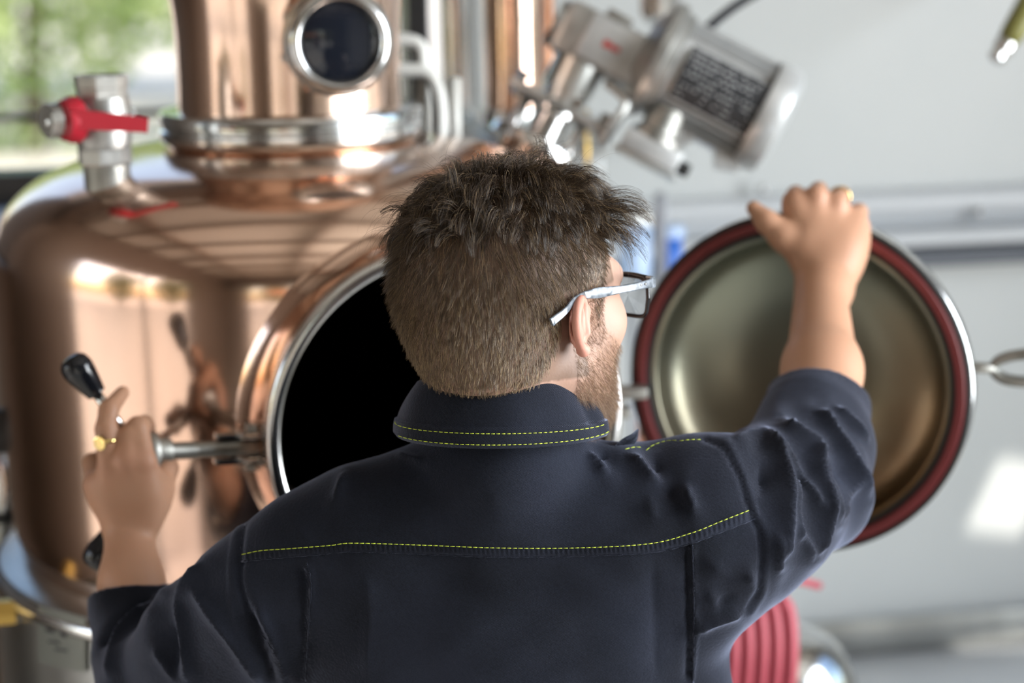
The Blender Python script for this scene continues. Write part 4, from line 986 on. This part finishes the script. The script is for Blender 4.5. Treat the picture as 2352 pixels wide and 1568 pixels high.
for pts, a_, w_ in [
    ([(1190, 195), (1330, 168), (1440, 180), (1510, 280), (1555, 400), (1572, 540), (1560, 680), (1545, 860), (1530, 1050)], .0075, .0085),
    ([(1400, 300), (1440, 450), (1420, 620)], -.0060, .0130),
    ([(1540, 45), (1600, 130), (1700, 200), (1785, 265), (1815, 420), (1850, 600), (1842, 740), (1800, 900), (1765, 1010)], .0078, .0080),
    ([(1640, 330), (1700, 480), (1760, 600)], -.0055, .0110),
    ([(1790, 260), (1840, 380), (1870, 520), (1900, 660), (1915, 780)], .0050, .0055),
    ([(1815, 300), (1838, 420), (1860, 560)], -.0040, .0045),
    ([(1760, 0), (1840, 50), (1910, 165), (2000, 290), (2080, 430), (2130, 540), (2170, 610)], .0072, .0080),
    ([(1880, 320), (1950, 450), (2000, 560)], -.0065, .0120),
    ([(1900, -40), (2000, 40), (2070, 110), (2150, 240)], .0055, .0065),
    ([(2100, 470), (2030, 570), (1980, 670), (1950, 770)], .0048, .0055),
    ([(1500, 245), (1600, 320), (1690, 430), (1760, 560), (1800, 650), (1840, 670)], .0040, .0050),
    ([(1620, 440), (1640, 600), (1625, 780), (1640, 930)], .0042, .0060),
    ([(1620, 800), (1700, 930), (1745, 1040)], .0036, .0055),
    ([(1480, 820), (1500, 980), (1520, 1150)], .0034, .0055),
    ([(840, 480), (860, 560), (890, 640), (930, 760)], .0048, .0075), ([(760, 480), (760, 560), (780, 650)], -.0036, .0100),
    ([(420, 300), (520, 350), (600, 430), (690, 540)], .0048, .0090), ([(640, 260), (650, 370), (720, 480)], -.0042, .0100),
    ([(580, 560), (620, 700), (640, 800)], .0032, .0110),
    ([(1320, 1080), (1310, 1150), (1350, 1240)], .0030, .0060),
    ([(1010, 1240), (1060, 1340), (1090, 1430)], .0032, .0090),
    ([(1280, 1400), (1130, 1450), (1000, 1510), (900, 1580)], .0045, .0070), ([(1240, 1300), (1130, 1350), (1080, 1450)], -.0030, .0090),
    ([(960, 1010), (1080, 1100), (1200, 1150)], .0026, .0120)]:
    fold(C4(pts), a_*rf, w_)
for pts, a_, w_ in [
    ([(470, 1290), (432, 1360), (418, 1400), (426, 1470), (430, 1568)], .0055, .0070),
    ([(395, 1420), (400, 1500), (395, 1568)], -.0045, .0110),
    ([(400, 1340), (340, 1390), (285, 1440), (268, 1500), (255, 1568)], .0048, .0075),
    ([(352, 1372), (290, 1410), (240, 1462), (228, 1490)], -.0060, .0050),
    ([(300, 1420), (340, 1405)], .0026, .0050),
    ([(446, 1345), (480, 1400), (520, 1450), (560, 1510), (600, 1568)], .0036, .0070),
    ([(352, 1480), (380, 1530), (400, 1568)], .0030, .0060),
    ([(590, 1390), (625, 1470), (660, 1568)], .0034, .0055), ([(570, 1400), (600, 1480), (630, 1568)], -.0034, .0060),
    ([(800, 1085), (788, 1110), (770, 1160)], .0035, .0060),
    ([(905, 1040), (940, 1052), (980, 1060)], .0025, .0050), ([(1340, 1040), (1370, 1070), (1400, 1100)], .0040, .0060),
    ([(1370, 1045), (1395, 1058)], -.0040, .0050),
    ([(703, 1290), (714, 1340), (708, 1440), (700, 1568)], .0018, .0030), ([(693, 1300), (702, 1350), (698, 1568)], -.0022, .0045),
    ([(840, 1300), (850, 1400), (845, 1568)], .0016, .0120), ([(1590, 1250), (1594, 1400), (1592, 1568)], .0016, .0022),
    ([(1580, 1260), (1584, 1568)], -.0018, .0040), ([(1500, 1275), (1505, 1400), (1510, 1568)], -.0016, .0120),
    ([(1120, 1100), (1150, 1200)], .0015, .0200), ([(640, 1180), (700, 1230), (720, 1262)], .0016, .0120)]:
    fold(pts, a_, w_)
# seams: yoke step and armholes
yoke = [(555, 1290), (640, 1281), (720, 1275), (812, 1267), (983, 1273), (1140, 1279), (1323, 1277), (1493, 1269), (1590, 1247), (1651, 1224), (1738, 1190)]
armR = C4([(1010, 188), (1150, 270), (1250, 440), (1300, 600), (1345, 740), (1390, 850), (1405, 1000), (1390, 1180), (1370, 1290), (1296, 1395)])
armL = [(583, 1160), (560, 1215), (553, 1290), (556, 1350), (580, 1420), (625, 1490), (668, 1575)]
armL2 = [(556, 1180), (536, 1240), (530, 1300), (534, 1390), (556, 1460), (585, 1540), (600, 1600)]
fold(armR, -.0032, .0028, False, False); fold([(x+9, y+2) for x, y in armR], .0018, .0045, False, False)
fold(armL, -.0030, .0028, False, False); fold([(x-10, y) for x, y in armL], .0014, .0040, False, False); fold(armL2, .0012, .0022, False, False)
yx = np.interp(px, [p[0] for p in yoke], [p[1] for p in yoke]); st = np.clip((yx-py)/5+.5, 0, 1)*np.clip(1-(yx-py-28)/60, 0, 1)
inb = (px > 553) & (px < 1740); disp += .0013*st*inb*facing*(np.clip((yx-py)/4+1, 0, 1))
fold(yoke, -.0016, .0020, False, False)
# slow unevenness of the cloth
disp += (.0012*np.sin(px/61+py/97)*np.sin(py/73-px/180+1)+.0008*np.sin(px/31+2*np.sin(py/60))*np.sin(py/44))*facing
# cloth noise away from the camera too
disp += .0015*np.sin(jV[:, 0]*40+3)*np.sin(jV[:, 2]*37)*(1-facing)
cutoff = jV[:, 2] < 0
jV2 = jV+jN*disp[:, None]
me = mesh_from(jV2, jQ, 'jacket')
jacket = obj('jacket', None, M['denim'], man, True, mesh=me, label='navy twill work jacket with lime stitching')
tri = np.concatenate([jQ[:, :3], jQ[:, [0, 2, 3]]])
mask = (facing[jQ[:, 0]] > .05) & (pd[jQ[:, 0]] < 2.25); tq = jQ[mask]
remap = -np.ones(len(jV2), int); used = np.unique(tq); remap[used] = np.arange(len(used))
bvh = BVHTree.FromPolygons([tuple(v) for v in jV2[used]], [tuple(q) for q in remap[tq]])
def on_jacket(x, y, off=0.0):
    d = (at(x, y, 1)-CAMP).normalized(); h = bvh.ray_cast(CAMP, d)
    return None if h[0] is None else h[0]-d*off
def lines(pts, step):
    sp = [(p.x, p.y) for p in spline([(a, b, 0) for a, b in pts], 200)]; out = [sp[0]]; acc = 0
    for (x0, y0), (x1, y1) in zip(sp, sp[1:]):
        acc += math.hypot(x1-x0, y1-y0)
        if acc >= step: out.append((x1, y1)); acc = 0
    return out
def stitching(pts, parent, step=13.0, fill=.78, hit=on_jacket, r=.00029, name='stitching', lift=0.0):
    sp = lines(pts, 1.0); bm = NB(); s = 0; cum = [0]
    for a, b in zip(sp, sp[1:]): cum.append(cum[-1]+math.hypot(b[0]-a[0], b[1]-a[1]))
    xs, ys = [p[0] for p in sp], [p[1] for p in sp]
    while s < cum[-1]-step*fill:
        P = []
        for q in (0, .5, 1):
            t = s+q*step*fill; h = hit(float(np.interp(t, cum, xs)), float(np.interp(t, cum, ys)), lift+.0004+.0003*(q == .5))
            if h is not None: P.append(h)
        if len(P) == 3 and (P[0]-P[2]).length < .02: tube(bm, P, [r*.8, r*1.25, r*.8], 5)
        s += step
    return obj(name, bm, M['thread'], parent, True, 'stuff')
yst = [(555, 1273), (600, 1264), (660, 1260), (760, 1252), (812, 1247), (983, 1252), (1140, 1258), (1323, 1258), (1493, 1248), (1590, 1223), (1651, 1199), (1722, 1171)]
stitching(yst, jacket, lift=.0007)
stitching([(1484, 1034), (1500, 1022), (1530, 1012), (1560, 1011)], jacket); stitching([(1436, 1031), (1460, 1026), (1478, 1028)], jacket); stitching([(1560, 1012), (1590, 1009), (1612, 1009)], jacket)
# fluffed seam welts: thin rolled edges standing out of the cloth
def welt(pts, name, r=.0007, off=.0002):
    P = [on_jacket(x, y, off) for x, y in lines(pts, 7)]; segs, cur = [], []
    for p in P:
        if p is None or (cur and (p-cur[-1]).length > .015):
            if len(cur) > 3: segs.append(cur)
            cur = [] if p is None else [p]
        else: cur.append(p)
    if len(cur) > 3: segs.append(cur)
    bm = NB()
    for s_ in segs:
        tube(bm, s_, [r*(.85+.35*math.sin(i*1.9)) for i in range(len(s_))], 6)
    return obj(name, bm, M['denim_collar'], jacket)
def band(top, bot, name, lift=.0007, per=11.0, amp=.00045):
    tx, ty = [p[0] for p in top], [p[1] for p in top]; bx, by = [p[0] for p in bot], [p[1] for p in bot]
    x = max(tx[0], bx[0]); xe = min(tx[-1], bx[-1]); bm = NB(); cols = []
    while x < xe:
        ya, yb = float(np.interp(x, tx, ty)), float(np.interp(x, bx, by)); col = []
        for j in range(7):
            u = j/6; ph = x/per*2*PI+1.3*math.sin(x/57)
            h = on_jacket(x+2*u, ya+(yb-ya)*u, lift*min(1, u*4)*(1 if u < .95 else .2)+amp*math.sin(ph)*math.sin(u*PI)+.0001)
            col.append(h)
        cols.append([bm.verts.new(h) for h in col] if all(h is not None for h in col) else None); x += 2.6
    for A_, B_ in zip(cols, cols[1:]):
        if A_ and B_:
            for j in range(6): bm.faces.new((A_[j], A_[j+1], B_[j+1], B_[j]))
    bmesh.ops.recalc_face_normals(bm, faces=bm.faces); return obj(name, bm, M['denim'], jacket)
band([(x, y-3) for x, y in yst], yoke, 'yoke_band')
welt([(x, y-1) for x, y in yoke], 'yoke_seam', .0009, .0001); welt(armR, 'armhole_seam', .0008, -.0012); welt(armL, 'armhole_seam', .0008, -.0010)
welt([(1590, 1250), (1594, 1400), (1592, 1568)], 'pleat', .0008, .0001); welt([(704, 1292), (714, 1340), (709, 1440), (702, 1568)], 'pleat', .0008, .0001)

# collar: stand and fall folded over round the neck
def collar_ring(t, top, s=0.0):
    """t = 0 at the nape, +-1 at the front edges; point of the collar surface, s = 0 top .. 1 hem"""
    a = t*R(128); 
    cT = P3(1148, 838, 1.790); cB = P3(1150, 958, 1.788)
    rT, rTy = .0765, .079; rB, rBy = .0955, .094
    x = math.sin(a); y = -math.cos(a)
    zt_ = -.046*(1-math.cos(a*.72))-.004*math.sin(a); zb_ = -.010*(1-math.cos(a))-.002*t
    pT = cT+np.array([rT*x, rTy*y, .005+zt_]); pB = cB+np.array([rB*x, rBy*y, zb_-.004])
    return pT*(1-s)+pB*s
NT, NSs = 120, 22
prof_c = []
for i in range(NSs+1):
    s = i/NSs; prof_c.append((s, .0035*math.sin(s*PI)**.7 + (.0022 if .72 < s < .98 else 0)))
bm = NB(); outer = []; inner = []
for i in range(NT+1):
    t = -1+2*i/NT; row = []; rin = []
    p0 = collar_ring(t, True, 0); p1 = collar_ring(t, True, 1); a = t*R(128); rad = np.array([math.sin(a), -math.cos(a), .25])
    for s, o in prof_c:
        wr_ = .0012*math.sin(t*9+s*4)*s+.0010*math.sin(t*23)*s*(1-s)*2
        if .3 < t < .75: wr_ += -.003*math.exp(-((t-.47)/.05)**2)*math.sin(s*PI)+.002*math.exp(-((t-.56)/.05)**2)*s
        p = p0*(1-s)+p1*s+rad*(o+wr_); row.append(bm.verts.new(p))
    for s in (0.0, .3, .7, 1.0):
        rin.append(bm.verts.new(p0*(1-s)+p1*s-rad*(.0035 if 0 < s < 1 else .001)+np.array([0, 0, .002 if s == 0 else 0])))
    outer.append(row); inner.append(rin)
for i in range(NT):
    A_, B_ = outer[i], outer[i+1]
    for j in range(NSs): bm.faces.new((A_[j], A_[j+1], B_[j+1], B_[j]))
    A2, B2 = inner[i], inner[i+1]
    for j in range(3): bm.faces.new((A2[j], B2[j], B2[j+1], A2[j+1]))
    bm.faces.new((A_[0], B_[0], B2[0], A2[0])); bm.faces.new((A_[-1], A2[-1], B2[-1], B_[-1]))
bm.faces.new(outer[0]+inner[0][::-1]); bm.faces.new((outer[-1]+inner[-1][::-1])[::-1])
bm.normal_update(); cb = BVHTree.FromBMesh(bm)
collar = obj('collar', bm, M['denim_collar'], jacket, 'angle')
def on_collar(x, y, off=0.0):
    d = (at(x, y, 1)-CAMP).normalized(); h = cb.ray_cast(CAMP, d); return None if h[0] is None else h[0]-d*off
def collar_px(s, t0=-.95, t1=.95, n=40):
    out_ = []
    for i in range(n+1):
        t = t0+(t1-t0)*i/n; q = proj(np.array([collar_ring(t, True, s)+np.array([math.sin(t*R(128)), -math.cos(t*R(128)), .2])*.004]))
        if abs(t*128) < 96: out_.append((float(q[0][0]), float(q[1][0])))
    return out_
stitching(collar_px(.78), collar, 12, .72, on_collar, .0003); stitching(collar_px(.94), collar, 12, .72, on_collar, .0003)
# far wing of the collar sticking up at the right
bm = NB(); Wg = []
for i in range(13):
    u = i/12; c = spline([at(1405, 1040, 1.80), at(1432, 1020, 1.80), at(1457, 1004, 1.802), at(1466, 985, 1.806)], 12)[i]
    wdt = .0085*math.sin(min(1, u*1.0)*PI*.8+.35)+.001
    Wg.append((c+Vector((-wdt*.25, -.006*u, wdt*.55)), c+Vector((wdt*.35, .012, -wdt*.75))))
vs = [(bm.verts.new(a), bm.verts.new((a+b)/2+Vector((0, -.003, 0))), bm.verts.new(b)) for a, b in Wg]
for A_, B_ in zip(vs, vs[1:]):
    for j in range(2): bm.faces.new((A_[j], A_[j+1], B_[j+1], B_[j]))
bmesh.ops.solidify(bm, geom=list(bm.faces), thickness=.0022); obj('collar_point', bm, M['denim_collar'], jacket)
# rolled cuffs: double edge rings
def cuff_ring(p, q, r, name='cuff'):
    n_ = Vector(q-p).normalized(); f = frame(p, n_, (1, 0, 0)); b = lathe(NB(), [(r-.004, -.02), (r-.003, .001), (r-.0015, .0025), (r+.001, .001), (r+.0022, -.004), (r+.0015, -.012), (r-.001, -.03)], f, 64)
    for v in b.verts:
        l_ = f.inverted() @ v.co; a = math.atan2(l_.y, l_.x); v.co += (v.co-Vector(p)).normalized()*(.0015*math.sin(a*3+1)+.001*math.sin(a*7))
    obj(name, b, M['denim'], jacket)
cuff_ring(RCP, RCQ, .0500); cuff_ring(LCP, LCQ, .0415)

# trousers and boots (below the frame, mirrored in the still)
tf = Field((-.3, 1.6, .02), (.3, 2.1, 1.1), .012)
tf.cone((-.01, 1.86, 1.03), (-.01, 1.86, .92), .16, .165, .05)
for s_ in (-1, 1): tf.chain([(s_*.09, 1.86, .90), (s_*.11, 1.85, .50), (s_*.12, 1.87, .10)], [.095, .07, .06], .03)
tV, tQ = tf.mesh(); obj('trousers', None, M['trouser'], man, True, mesh=mesh_from(tV, tQ))
for s_ in (-1, 1):
    b = NB(); prism(b, [(-.05, -.10), (.05, -.10), (.055, .05), (.045, .16), (.0, .19), (-.045, .16), (-.055, .05)], 0, .10, Matrix.Translation((s_*.125, 1.88, 0)), .02); obj('boot', b, M['boot'], man, 'angle')

# ------------------------------------------------------------------ hair
tris = np.concatenate([hQ[:, :3], hQ[:, [0, 2, 3]]]); hN = vnormals(hV, hQ)
if ((hV-A3(HC))*hN).sum() < 0: hN = -hN
a_, b_, c_ = hV[tris[:, 0]], hV[tris[:, 1]], hV[tris[:, 2]]
ar = np.linalg.norm(np.cross(b_-a_, c_-a_), axis=1)/2
def sample(n, rng):
    t = rng.choice(len(tris), n, p=ar/ar.sum()); u = rng.random((n, 1)); v = rng.random((n, 1)); f = u+v > 1; u = np.where(f, 1-u, u); v = np.where(f, 1-v, v)
    P = a_[t]*(1-u-v)+b_[t]*u+c_[t]*v; nn = hN[tris[t, 0]]*(1-u-v)+hN[tris[t, 1]]*u+hN[tris[t, 2]]*v
    return P, nn/np.linalg.norm(nn, axis=1)[:, None]
def strands(P, rad, tintc, parent, name, m='hair', label=None):
    """P: n x k x 3 strand points -> one mesh of tapering three-sided strands"""
    n, k, _ = P.shape; T = np.gradient(P, axis=1); T /= np.linalg.norm(T, axis=2, keepdims=True)+1e-9
    ref = np.array([.31, .87, .38]); u = np.cross(T, ref); u /= np.linalg.norm(u, axis=2, keepdims=True)+1e-9; v = np.cross(T, u)
    tp = np.linspace(1, .25, k)[None, :, None]; r = np.asarray(rad).reshape(-1, 1, 1)*tp
    V_ = np.stack([P+r*(u*math.cos(a)+v*math.sin(a)) for a in (0, 2*PI/3, 4*PI/3)], 2).reshape(-1, 3)
    i = np.arange(n)[:, None, None]*k*3+np.arange(k-1)[None, :, None]*3; j = np.arange(3)[None, None, :]; j2 = (j+1) % 3
    Q_ = np.stack([i+j, i+j2, i+3+j2, i+3+j], 3).reshape(-1, 4)
    me = mesh_from(V_, Q_, name); set_tint(me, np.repeat(tintc, k*3, axis=0)); o = obj(name, None, M[m], parent, True, 'stuff', mesh=me, label=label); return o
up = np.array([0, 0, 1.0]); hz = HR @ up; hy = HR @ np.array([0, 1.0, 0]); hx = HR @ np.array([1.0, 0, 0])
def hair_mask(l):
    x, y, z = l[:, 0], l[:, 1], l[:, 2]; ax = np.abs(x)
    line = np.interp(y, [-.12, -.07, -.045, -.03, -.018, .0, .006, .022, .034, .036, .052, .072], [-.066, -.080, -.070, -.040, -.008, .035, .036, .036, .004, -.006, .052, .090])
    side = z > line
    near_ear = (ax > .05) & (y > -.020) & (y < .024) & (z < .037)
    return side & ~near_ear & (y < .074)
def grow(P, nn, dirs, length, k, droop, curl, rng, clump=0.0, cl=None, tight=None):
    """grow strands: start along dirs, bend downwards by droop, optional clumping"""
    n = len(P); out_ = np.zeros((n, k, 3)); out_[:, 0] = P; d = dirs.copy(); st_ = length/(k-1)
    wob = rng.normal(size=(n, 3))*curl
    for i in range(1, k):
        d = d+np.array([0, 0, -1.0])*droop[:, None]*(i/k)+wob*(1+.5*i/k)*.5; d /= np.linalg.norm(d, axis=1)[:, None]
        q = out_[:, i-1]+d*st_[:, None]
        out_[:, i] = q
    # keep clear of the skull
    l = to_head(out_.reshape(-1, 3)); c = np.array([0, -.014, .045]); rv = (l-c)/np.array([.0805, .1025, .0875])
    rr = np.linalg.norm(rv, axis=1); ok = (rr < 1) & (l[:, 2] > .02)
    l[ok] = c+(l[ok]-c)/rr[ok][:, None]*1.0
    out_ = (A3(HC)+(l*HS) @ HR.T).reshape(n, k, 3)
    if clump > 0:
        g = rng.choice(n, cl, replace=False); G = out_[g, 0]
        near = np.empty(n, int)
        for s0 in range(0, n, 4000): near[s0:s0+4000] = ((out_[s0:s0+4000, None, 0]-G[None])**2).sum(2).argmin(1)
        w_ = (np.linspace(0, 1, k)**.8)[None, :, None]*clump
        if tight is not None: w_ = w_*tight[:, None, None]
        tgt = out_[g[near]]+ (out_[:, :1]-out_[g[near]][:, :1])*(1-np.linspace(0, 1, k))[None, :, None]*1.0
        out_ = out_*(1-w_)+tgt*w_
    return out_
def colours(n, rng, a, b, c, f=.18):
    t = rng.random((n, 1)); col = np.array(a)*(1-t)+np.array(b)*t; l = rng.random(n) < f; col[l] = np.array(c)*(.7+.5*rng.random((l.sum(), 1))); return col
rg = np.random.default_rng(11)
P, nn = sample(170000, rg); l = to_head(P); mk = hair_mask(l); P, nn, l = P[mk], nn[mk], l[mk]
topw = np.clip((l[:, 2]-.060)/.035, 0, 1)*np.clip((l[:, 1]+.115)/.02, 0, 1)
# short sides and back
pick = rg.random(len(P)) < .55*(1-.5*topw); Ps, ns, ls, tw = P[pick], nn[pick], l[pick], topw[pick]
down = -up-ns*((-up)*ns).sum(1)[:, None]; down /= np.linalg.norm(down, axis=1)[:, None]+1e-6
back = -hy[None]-ns*((-hy[None])*ns).sum(1)[:, None]
hgt = np.clip((ls[:, 2]+.075)/.14, 0, 1)
right = (ls[:, 0] > .02)[:, None]*np.clip(1-hgt, 0, 1)[:, None]
d0 = ns*(.40+.35*hgt[:, None])+down*(.95-.15*hgt[:, None])+back*.25*right+rg.normal(size=ns.shape)*.13
d0 /= np.linalg.norm(d0, axis=1)[:, None]
ln = (.0050+.0145*hgt**1.6)*(.70+.6*rg.random(len(Ps)))*(1+.25*tw)*(1-.55*np.clip((ls[:, 1]-.0)/.03, 0, 1)*np.clip((.085-ls[:, 2])/.03, 0, 1))
H = grow(Ps, ns, d0, ln, 5, .18+0*ln, .06, rg, .68, 4200)
t_ = hgt[:, None]
cA = colours(len(Ps), rg, (.105, .070, .042), (.23, .155, .090), (.55, .40, .22), .20); cB = colours(len(Ps), rg, (.050, .034, .023), (.13, .088, .055), (.36, .25, .14), .12)
hair = strands(H, .00016*(.8+.5*rg.random(len(Ps))), cA*(1-t_**1.5)+cB*t_**1.5, man, 'hair')
# long messy top
mt_ = (l[:, 2] > .052+.030*np.clip((l[:, 0]-.045)/.02, 0, 1)+.030*np.clip((-.045-l[:, 1])/.03, 0, 1)) & (rg.random(len(P)) < .34*np.clip((l[:, 2]-.045)/.03, .15, 1)); Pt, nt_, lt = P[mt_], nn[mt_], l[mt_]
out_dir = lt-np.array([0, .005, .03]); out_dir[:, 2] = 0; out_dir /= np.linalg.norm(out_dir, axis=1)[:, None]+1e-6
od = out_dir @ HR.T
toward = np.array([0, -1.0, 0])                      # the top falls towards the back of the head
frontness = np.clip((lt[:, 1]-.010)/.05, 0, 1)[:, None]
ng = 520; gi = rg.choice(len(Pt), ng, replace=False); gr = rg.normal(size=(ng, 3)); nr = np.empty(len(Pt), int)
for s0 in range(0, len(Pt), 4000): nr[s0:s0+4000] = ((Pt[s0:s0+4000, None]-Pt[gi][None])**2).sum(2).argmin(1)
lenk = (.75+.5*rg.random(ng))[nr]
d0 = nt_*.62+od*.38+toward*(.36*(1-frontness))+(hx*.62+hy*.25)[None]*frontness*.9+gr[nr]*.36+rg.normal(size=nt_.shape)*.06
d0[:, 2] += .10+.34*frontness[:, 0]
d0 /= np.linalg.norm(d0, axis=1)[:, None]
ln = (.031+.022*frontness[:, 0]+.006*np.clip((lt[:, 2]-.09)/.03, 0, 1))*lenk*(.85+.3*rg.random(len(Pt)))
H = grow(Pt, nt_, d0, ln, 11, (.42+.25*rg.random(ng)[nr])*(1-.35*frontness[:, 0]), .05, rg, .92, 620, tight=.75+.25*rg.random(len(Pt)))
strands(H, .00023*(.8+.5*rg.random(len(Pt))), colours(len(Pt), rg, (.026, .018, .013), (.085, .057, .037), (.26, .18, .10), .12), man, 'hair_top', label='long wet-looking tousled hair on the crown')
# fly-aways
nf = 420; fi = rg.choice(len(Pt), nf, replace=False)
d0 = nt_[fi]*.8+od[fi]*.5+rg.normal(size=(nf, 3))*.5; d0[:, 2] += .2; d0 /= np.linalg.norm(d0, axis=1)[:, None]
H = grow(Pt[fi], nt_[fi], d0, (.040+.030*rg.random(nf)), 12, .30+.3*rg.random(nf), .10, rg)
strands(H, np.full(nf, .00013), colours(nf, rg, (.03, .02, .012), (.08, .05, .03), (.2, .14, .07), .2), man, 'loose_hair')
# beard, sideburn, nape fuzz
P, nn = sample(170000, rg); l = to_head(P); x, y, z = np.abs(l[:, 0]), l[:, 1], l[:, 2]
jaw = np.interp(y, [.010, .03, .05, .07, .09], [.016, .010, -.014, -.028, -.030])
bd = (y > .006) & (z < jaw) & (z > -.108) & ~((z > -.06) & (x < .028) & (y > .08) & (z < -.034)) & ~((x < .05) & (y < .03))
side = (y > .014) & (y < .044) & (z < .045) & (z > -.02) & (x > .05)
dens = np.where(side, .9, np.clip(.30+(-z-.01)/.07, .25, 1)); mk = (bd | side) & (rg.random(len(P)) < dens*.95)
Pb, nb_, lb = P[mk], nn[mk], l[mk]
d0 = nb_*.55+np.array([0, 0, -1.0])*.7+hy*.22+rg.normal(size=nb_.shape)*.20; d0 /= np.linalg.norm(d0, axis=1)[:, None]
lw = np.clip((-lb[:, 2]-.02)/.07, 0, 1); ln = (.0045+.0085*lw)*(.5+.9*rg.random(len(Pb)))
H = grow(Pb, nb_, d0, ln, 4, .2+0*ln, .12, rg, .2, 500)
H = H if True else H
strands(H, np.full(len(Pb), .000085)*(.8+.5*rg.random(len(Pb))), colours(len(Pb), rg, (.13, .070, .038), (.27, .155, .085), (.50, .34, .2), .2), man, 'beard')
mk = (y < .0) & (z < -.055) & (z > -.098) & (rg.random(len(P)) < .22); Pn, nn2 = P[mk], nn[mk]
d0 = nn2*.35-up*.9+rg.normal(size=nn2.shape)*.2; d0 /= np.linalg.norm(d0, axis=1)[:, None]
H = grow(Pn, nn2, d0, .003+.004*rg.random(len(Pn)), 4, np.full(len(Pn), .1), .08, rg)
strands(H, np.full(len(Pn), .00010), colours(len(Pn), rg, (.16, .10, .06), (.3, .2, .12), (.45, .32, .2), .2), man, 'nape_hair')

# ------------------------------------------------------------------ spectacles
gl = thing('eyeglasses', 'black framed eyeglasses with grey marbled arms on the man\'s face', 'glasses', Vector(hp_(0, .10, 0)))
def H3(x, y, z): return Vector(hp_(x, y, z))
def lens_loop(side, w_, h_, n=40, off=0.0):
    out_ = []
    for i in range(n):
        a = 2*PI*i/n; c, s = math.cos(a), math.sin(a); e = .45
        x = w_*math.copysign(abs(c)**e, c); z_ = h_*math.copysign(abs(s)**e, s); x *= 1-.06*(z_ < 0)
        xx = side*.0375+x; out_.append(H3(xx, .1075-.9*xx*xx/.35*.45+off, .0095+z_))
    return out_
for side in (-1, 1):
    lp = lens_loop(side, .0265, .0180); bm = NB(); tube(bm, lp+[lp[0]], .0019, 8, False); obj('rim', bm, M['frame'], gl)
    li = lens_loop(side, .0255, .0170); bm = NB(); c0_ = bm.verts.new(sum(li, Vector())/len(li)); vs = [bm.verts.new(p) for p in li]
    for i in range(len(vs)): bm.faces.new((c0_, vs[i], vs[(i+1) % len(vs)]))
    bmesh.ops.solidify(bm, geom=list(bm.faces), thickness=.0012); obj('lens', bm, M['lens'], gl, False)
    top = [H3(side*.012, .106, .0265), H3(side*.04, .1055, .0285), H3(side*.066, .1015, .0275)]
    obj('brow_bar', tube(NB(), spline(top, 10), .0026, 10), M['frame'], gl)
    P = [H3(side*.0670, .1015, .0245), H3(side*.0735, .0975, .0248), H3(side*.0775, .080, .0255), H3(side*.0785, .050, .0262), H3(side*.0790, .022, .0275), H3(side*.0800, .002, .0285)]
    hs = [.0050, .0040, .0033, .0034, .0048, .0030]
    def slab(pts, hh, th):
        b = NB(); sp = spline(pts, 30); R_ = []
        for i, p in enumerate(sp):
            tt = (sp[min(i+1, 30)]-sp[max(i-1, 0)]).normalized(); zz = Vector(hz); zz = (zz-tt*zz.dot(tt)).normalized(); xx = tt.cross(zz)
            h_ = float(np.interp(i/30*(len(hh)-1), range(len(hh)), hh))
            R_.append([b.verts.new(p+xx*th*cx+zz*h_*cz) for cx, cz in ((-1, -.8), (-.6, -1), (.6, -1), (1, -.8), (1, .8), (.6, 1), (-.6, 1), (-1, .8))])
        for A_, B_ in zip(R_, R_[1:]):
            for j in range(8): b.faces.new((A_[j], A_[(j+1) % 8], B_[(j+1) % 8], B_[j]))
        b.faces.new(R_[0][::-1]); b.faces.new(R_[-1]); return b
    tm = obj('temple', slab(P, hs, .0014), M['temple'], gl, 'angle')
    for q in (0, 1):
        c = H3(side*.0775, .083-.006*q, .0262); obj('rivet', cyl(NB(), c, c+Vector(hx)*side*.0022, .0009, None, 10), M['steel'], tm)
    P2 = [H3(side*.0800, .002, .0285), H3(side*.0825, -.012, .0265), H3(side*.0850, -.026, .0195), H3(side*.0840, -.042, .0125)]
    obj('temple_tip', slab(P2, [.0028, .0026, .0030, .0038], .0013), M['temple'], gl, 'angle')
    obj('hinge', slab([H3(side*.0655, .1020, .0250), H3(side*.0740, .0985, .0250)], [.0050, .0050], .0028), M['temple'], gl, 'angle')
obj('bridge', tube(NB(), spline([H3(-.012, .106, .016), H3(0, .108, .020), H3(.012, .106, .016)], 10), .0019, 8), M['frame'], gl)

# ------------------------------------------------------------------ rings
def ring(c, ax, r, name, label, seal=None):
    t = thing(name, label, 'ring', Vector(c)); f = frame(c, ax)
    obj('band', lathe(NB(), [(r+.0012*math.cos(a), .0022*math.sin(a)) for a in [k*PI/5 for k in range(10)]], f, 40, close=True), M['gold'], t)
    if seal is not None:
        s = Vector(seal).normalized(); f2 = frame(Vector(c)+s*(r-.001), s, (0, 0, 1))
        obj('seal', lathe(NB(), [(0, -.001), (.0050, -.001), (.0072, .0028), (.0072, .0036), (.0060, .0040), (.0055, .0034), (0, .0036)], f2, 32), M['gold'], t, 'angle')
        b = NB(); box(b, (-.0008, -.003, .0034), (.0008, .003, .0042), f2); box(b, (-.003, -.0006, .0034), (.003, .0006, .0042), f2); obj('engraving', b, M['gold'], t, False)
    return t
ra = m2[2]*.30+P3(243, 985, 2.036)*.70
ring(ra, P3(243, 985, 2.036)-m2[2], .0112, 'signet_ring', 'gold signet ring on the raised finger of the left hand', (-.35, -.93, .1))
ra = mcp[2]*.28+tips[2][0]*.72
ring(ra, tips[2][0]-mcp[2], .0122, 'gold_ring', 'thin gold ring on the right hand gripping the door rim')
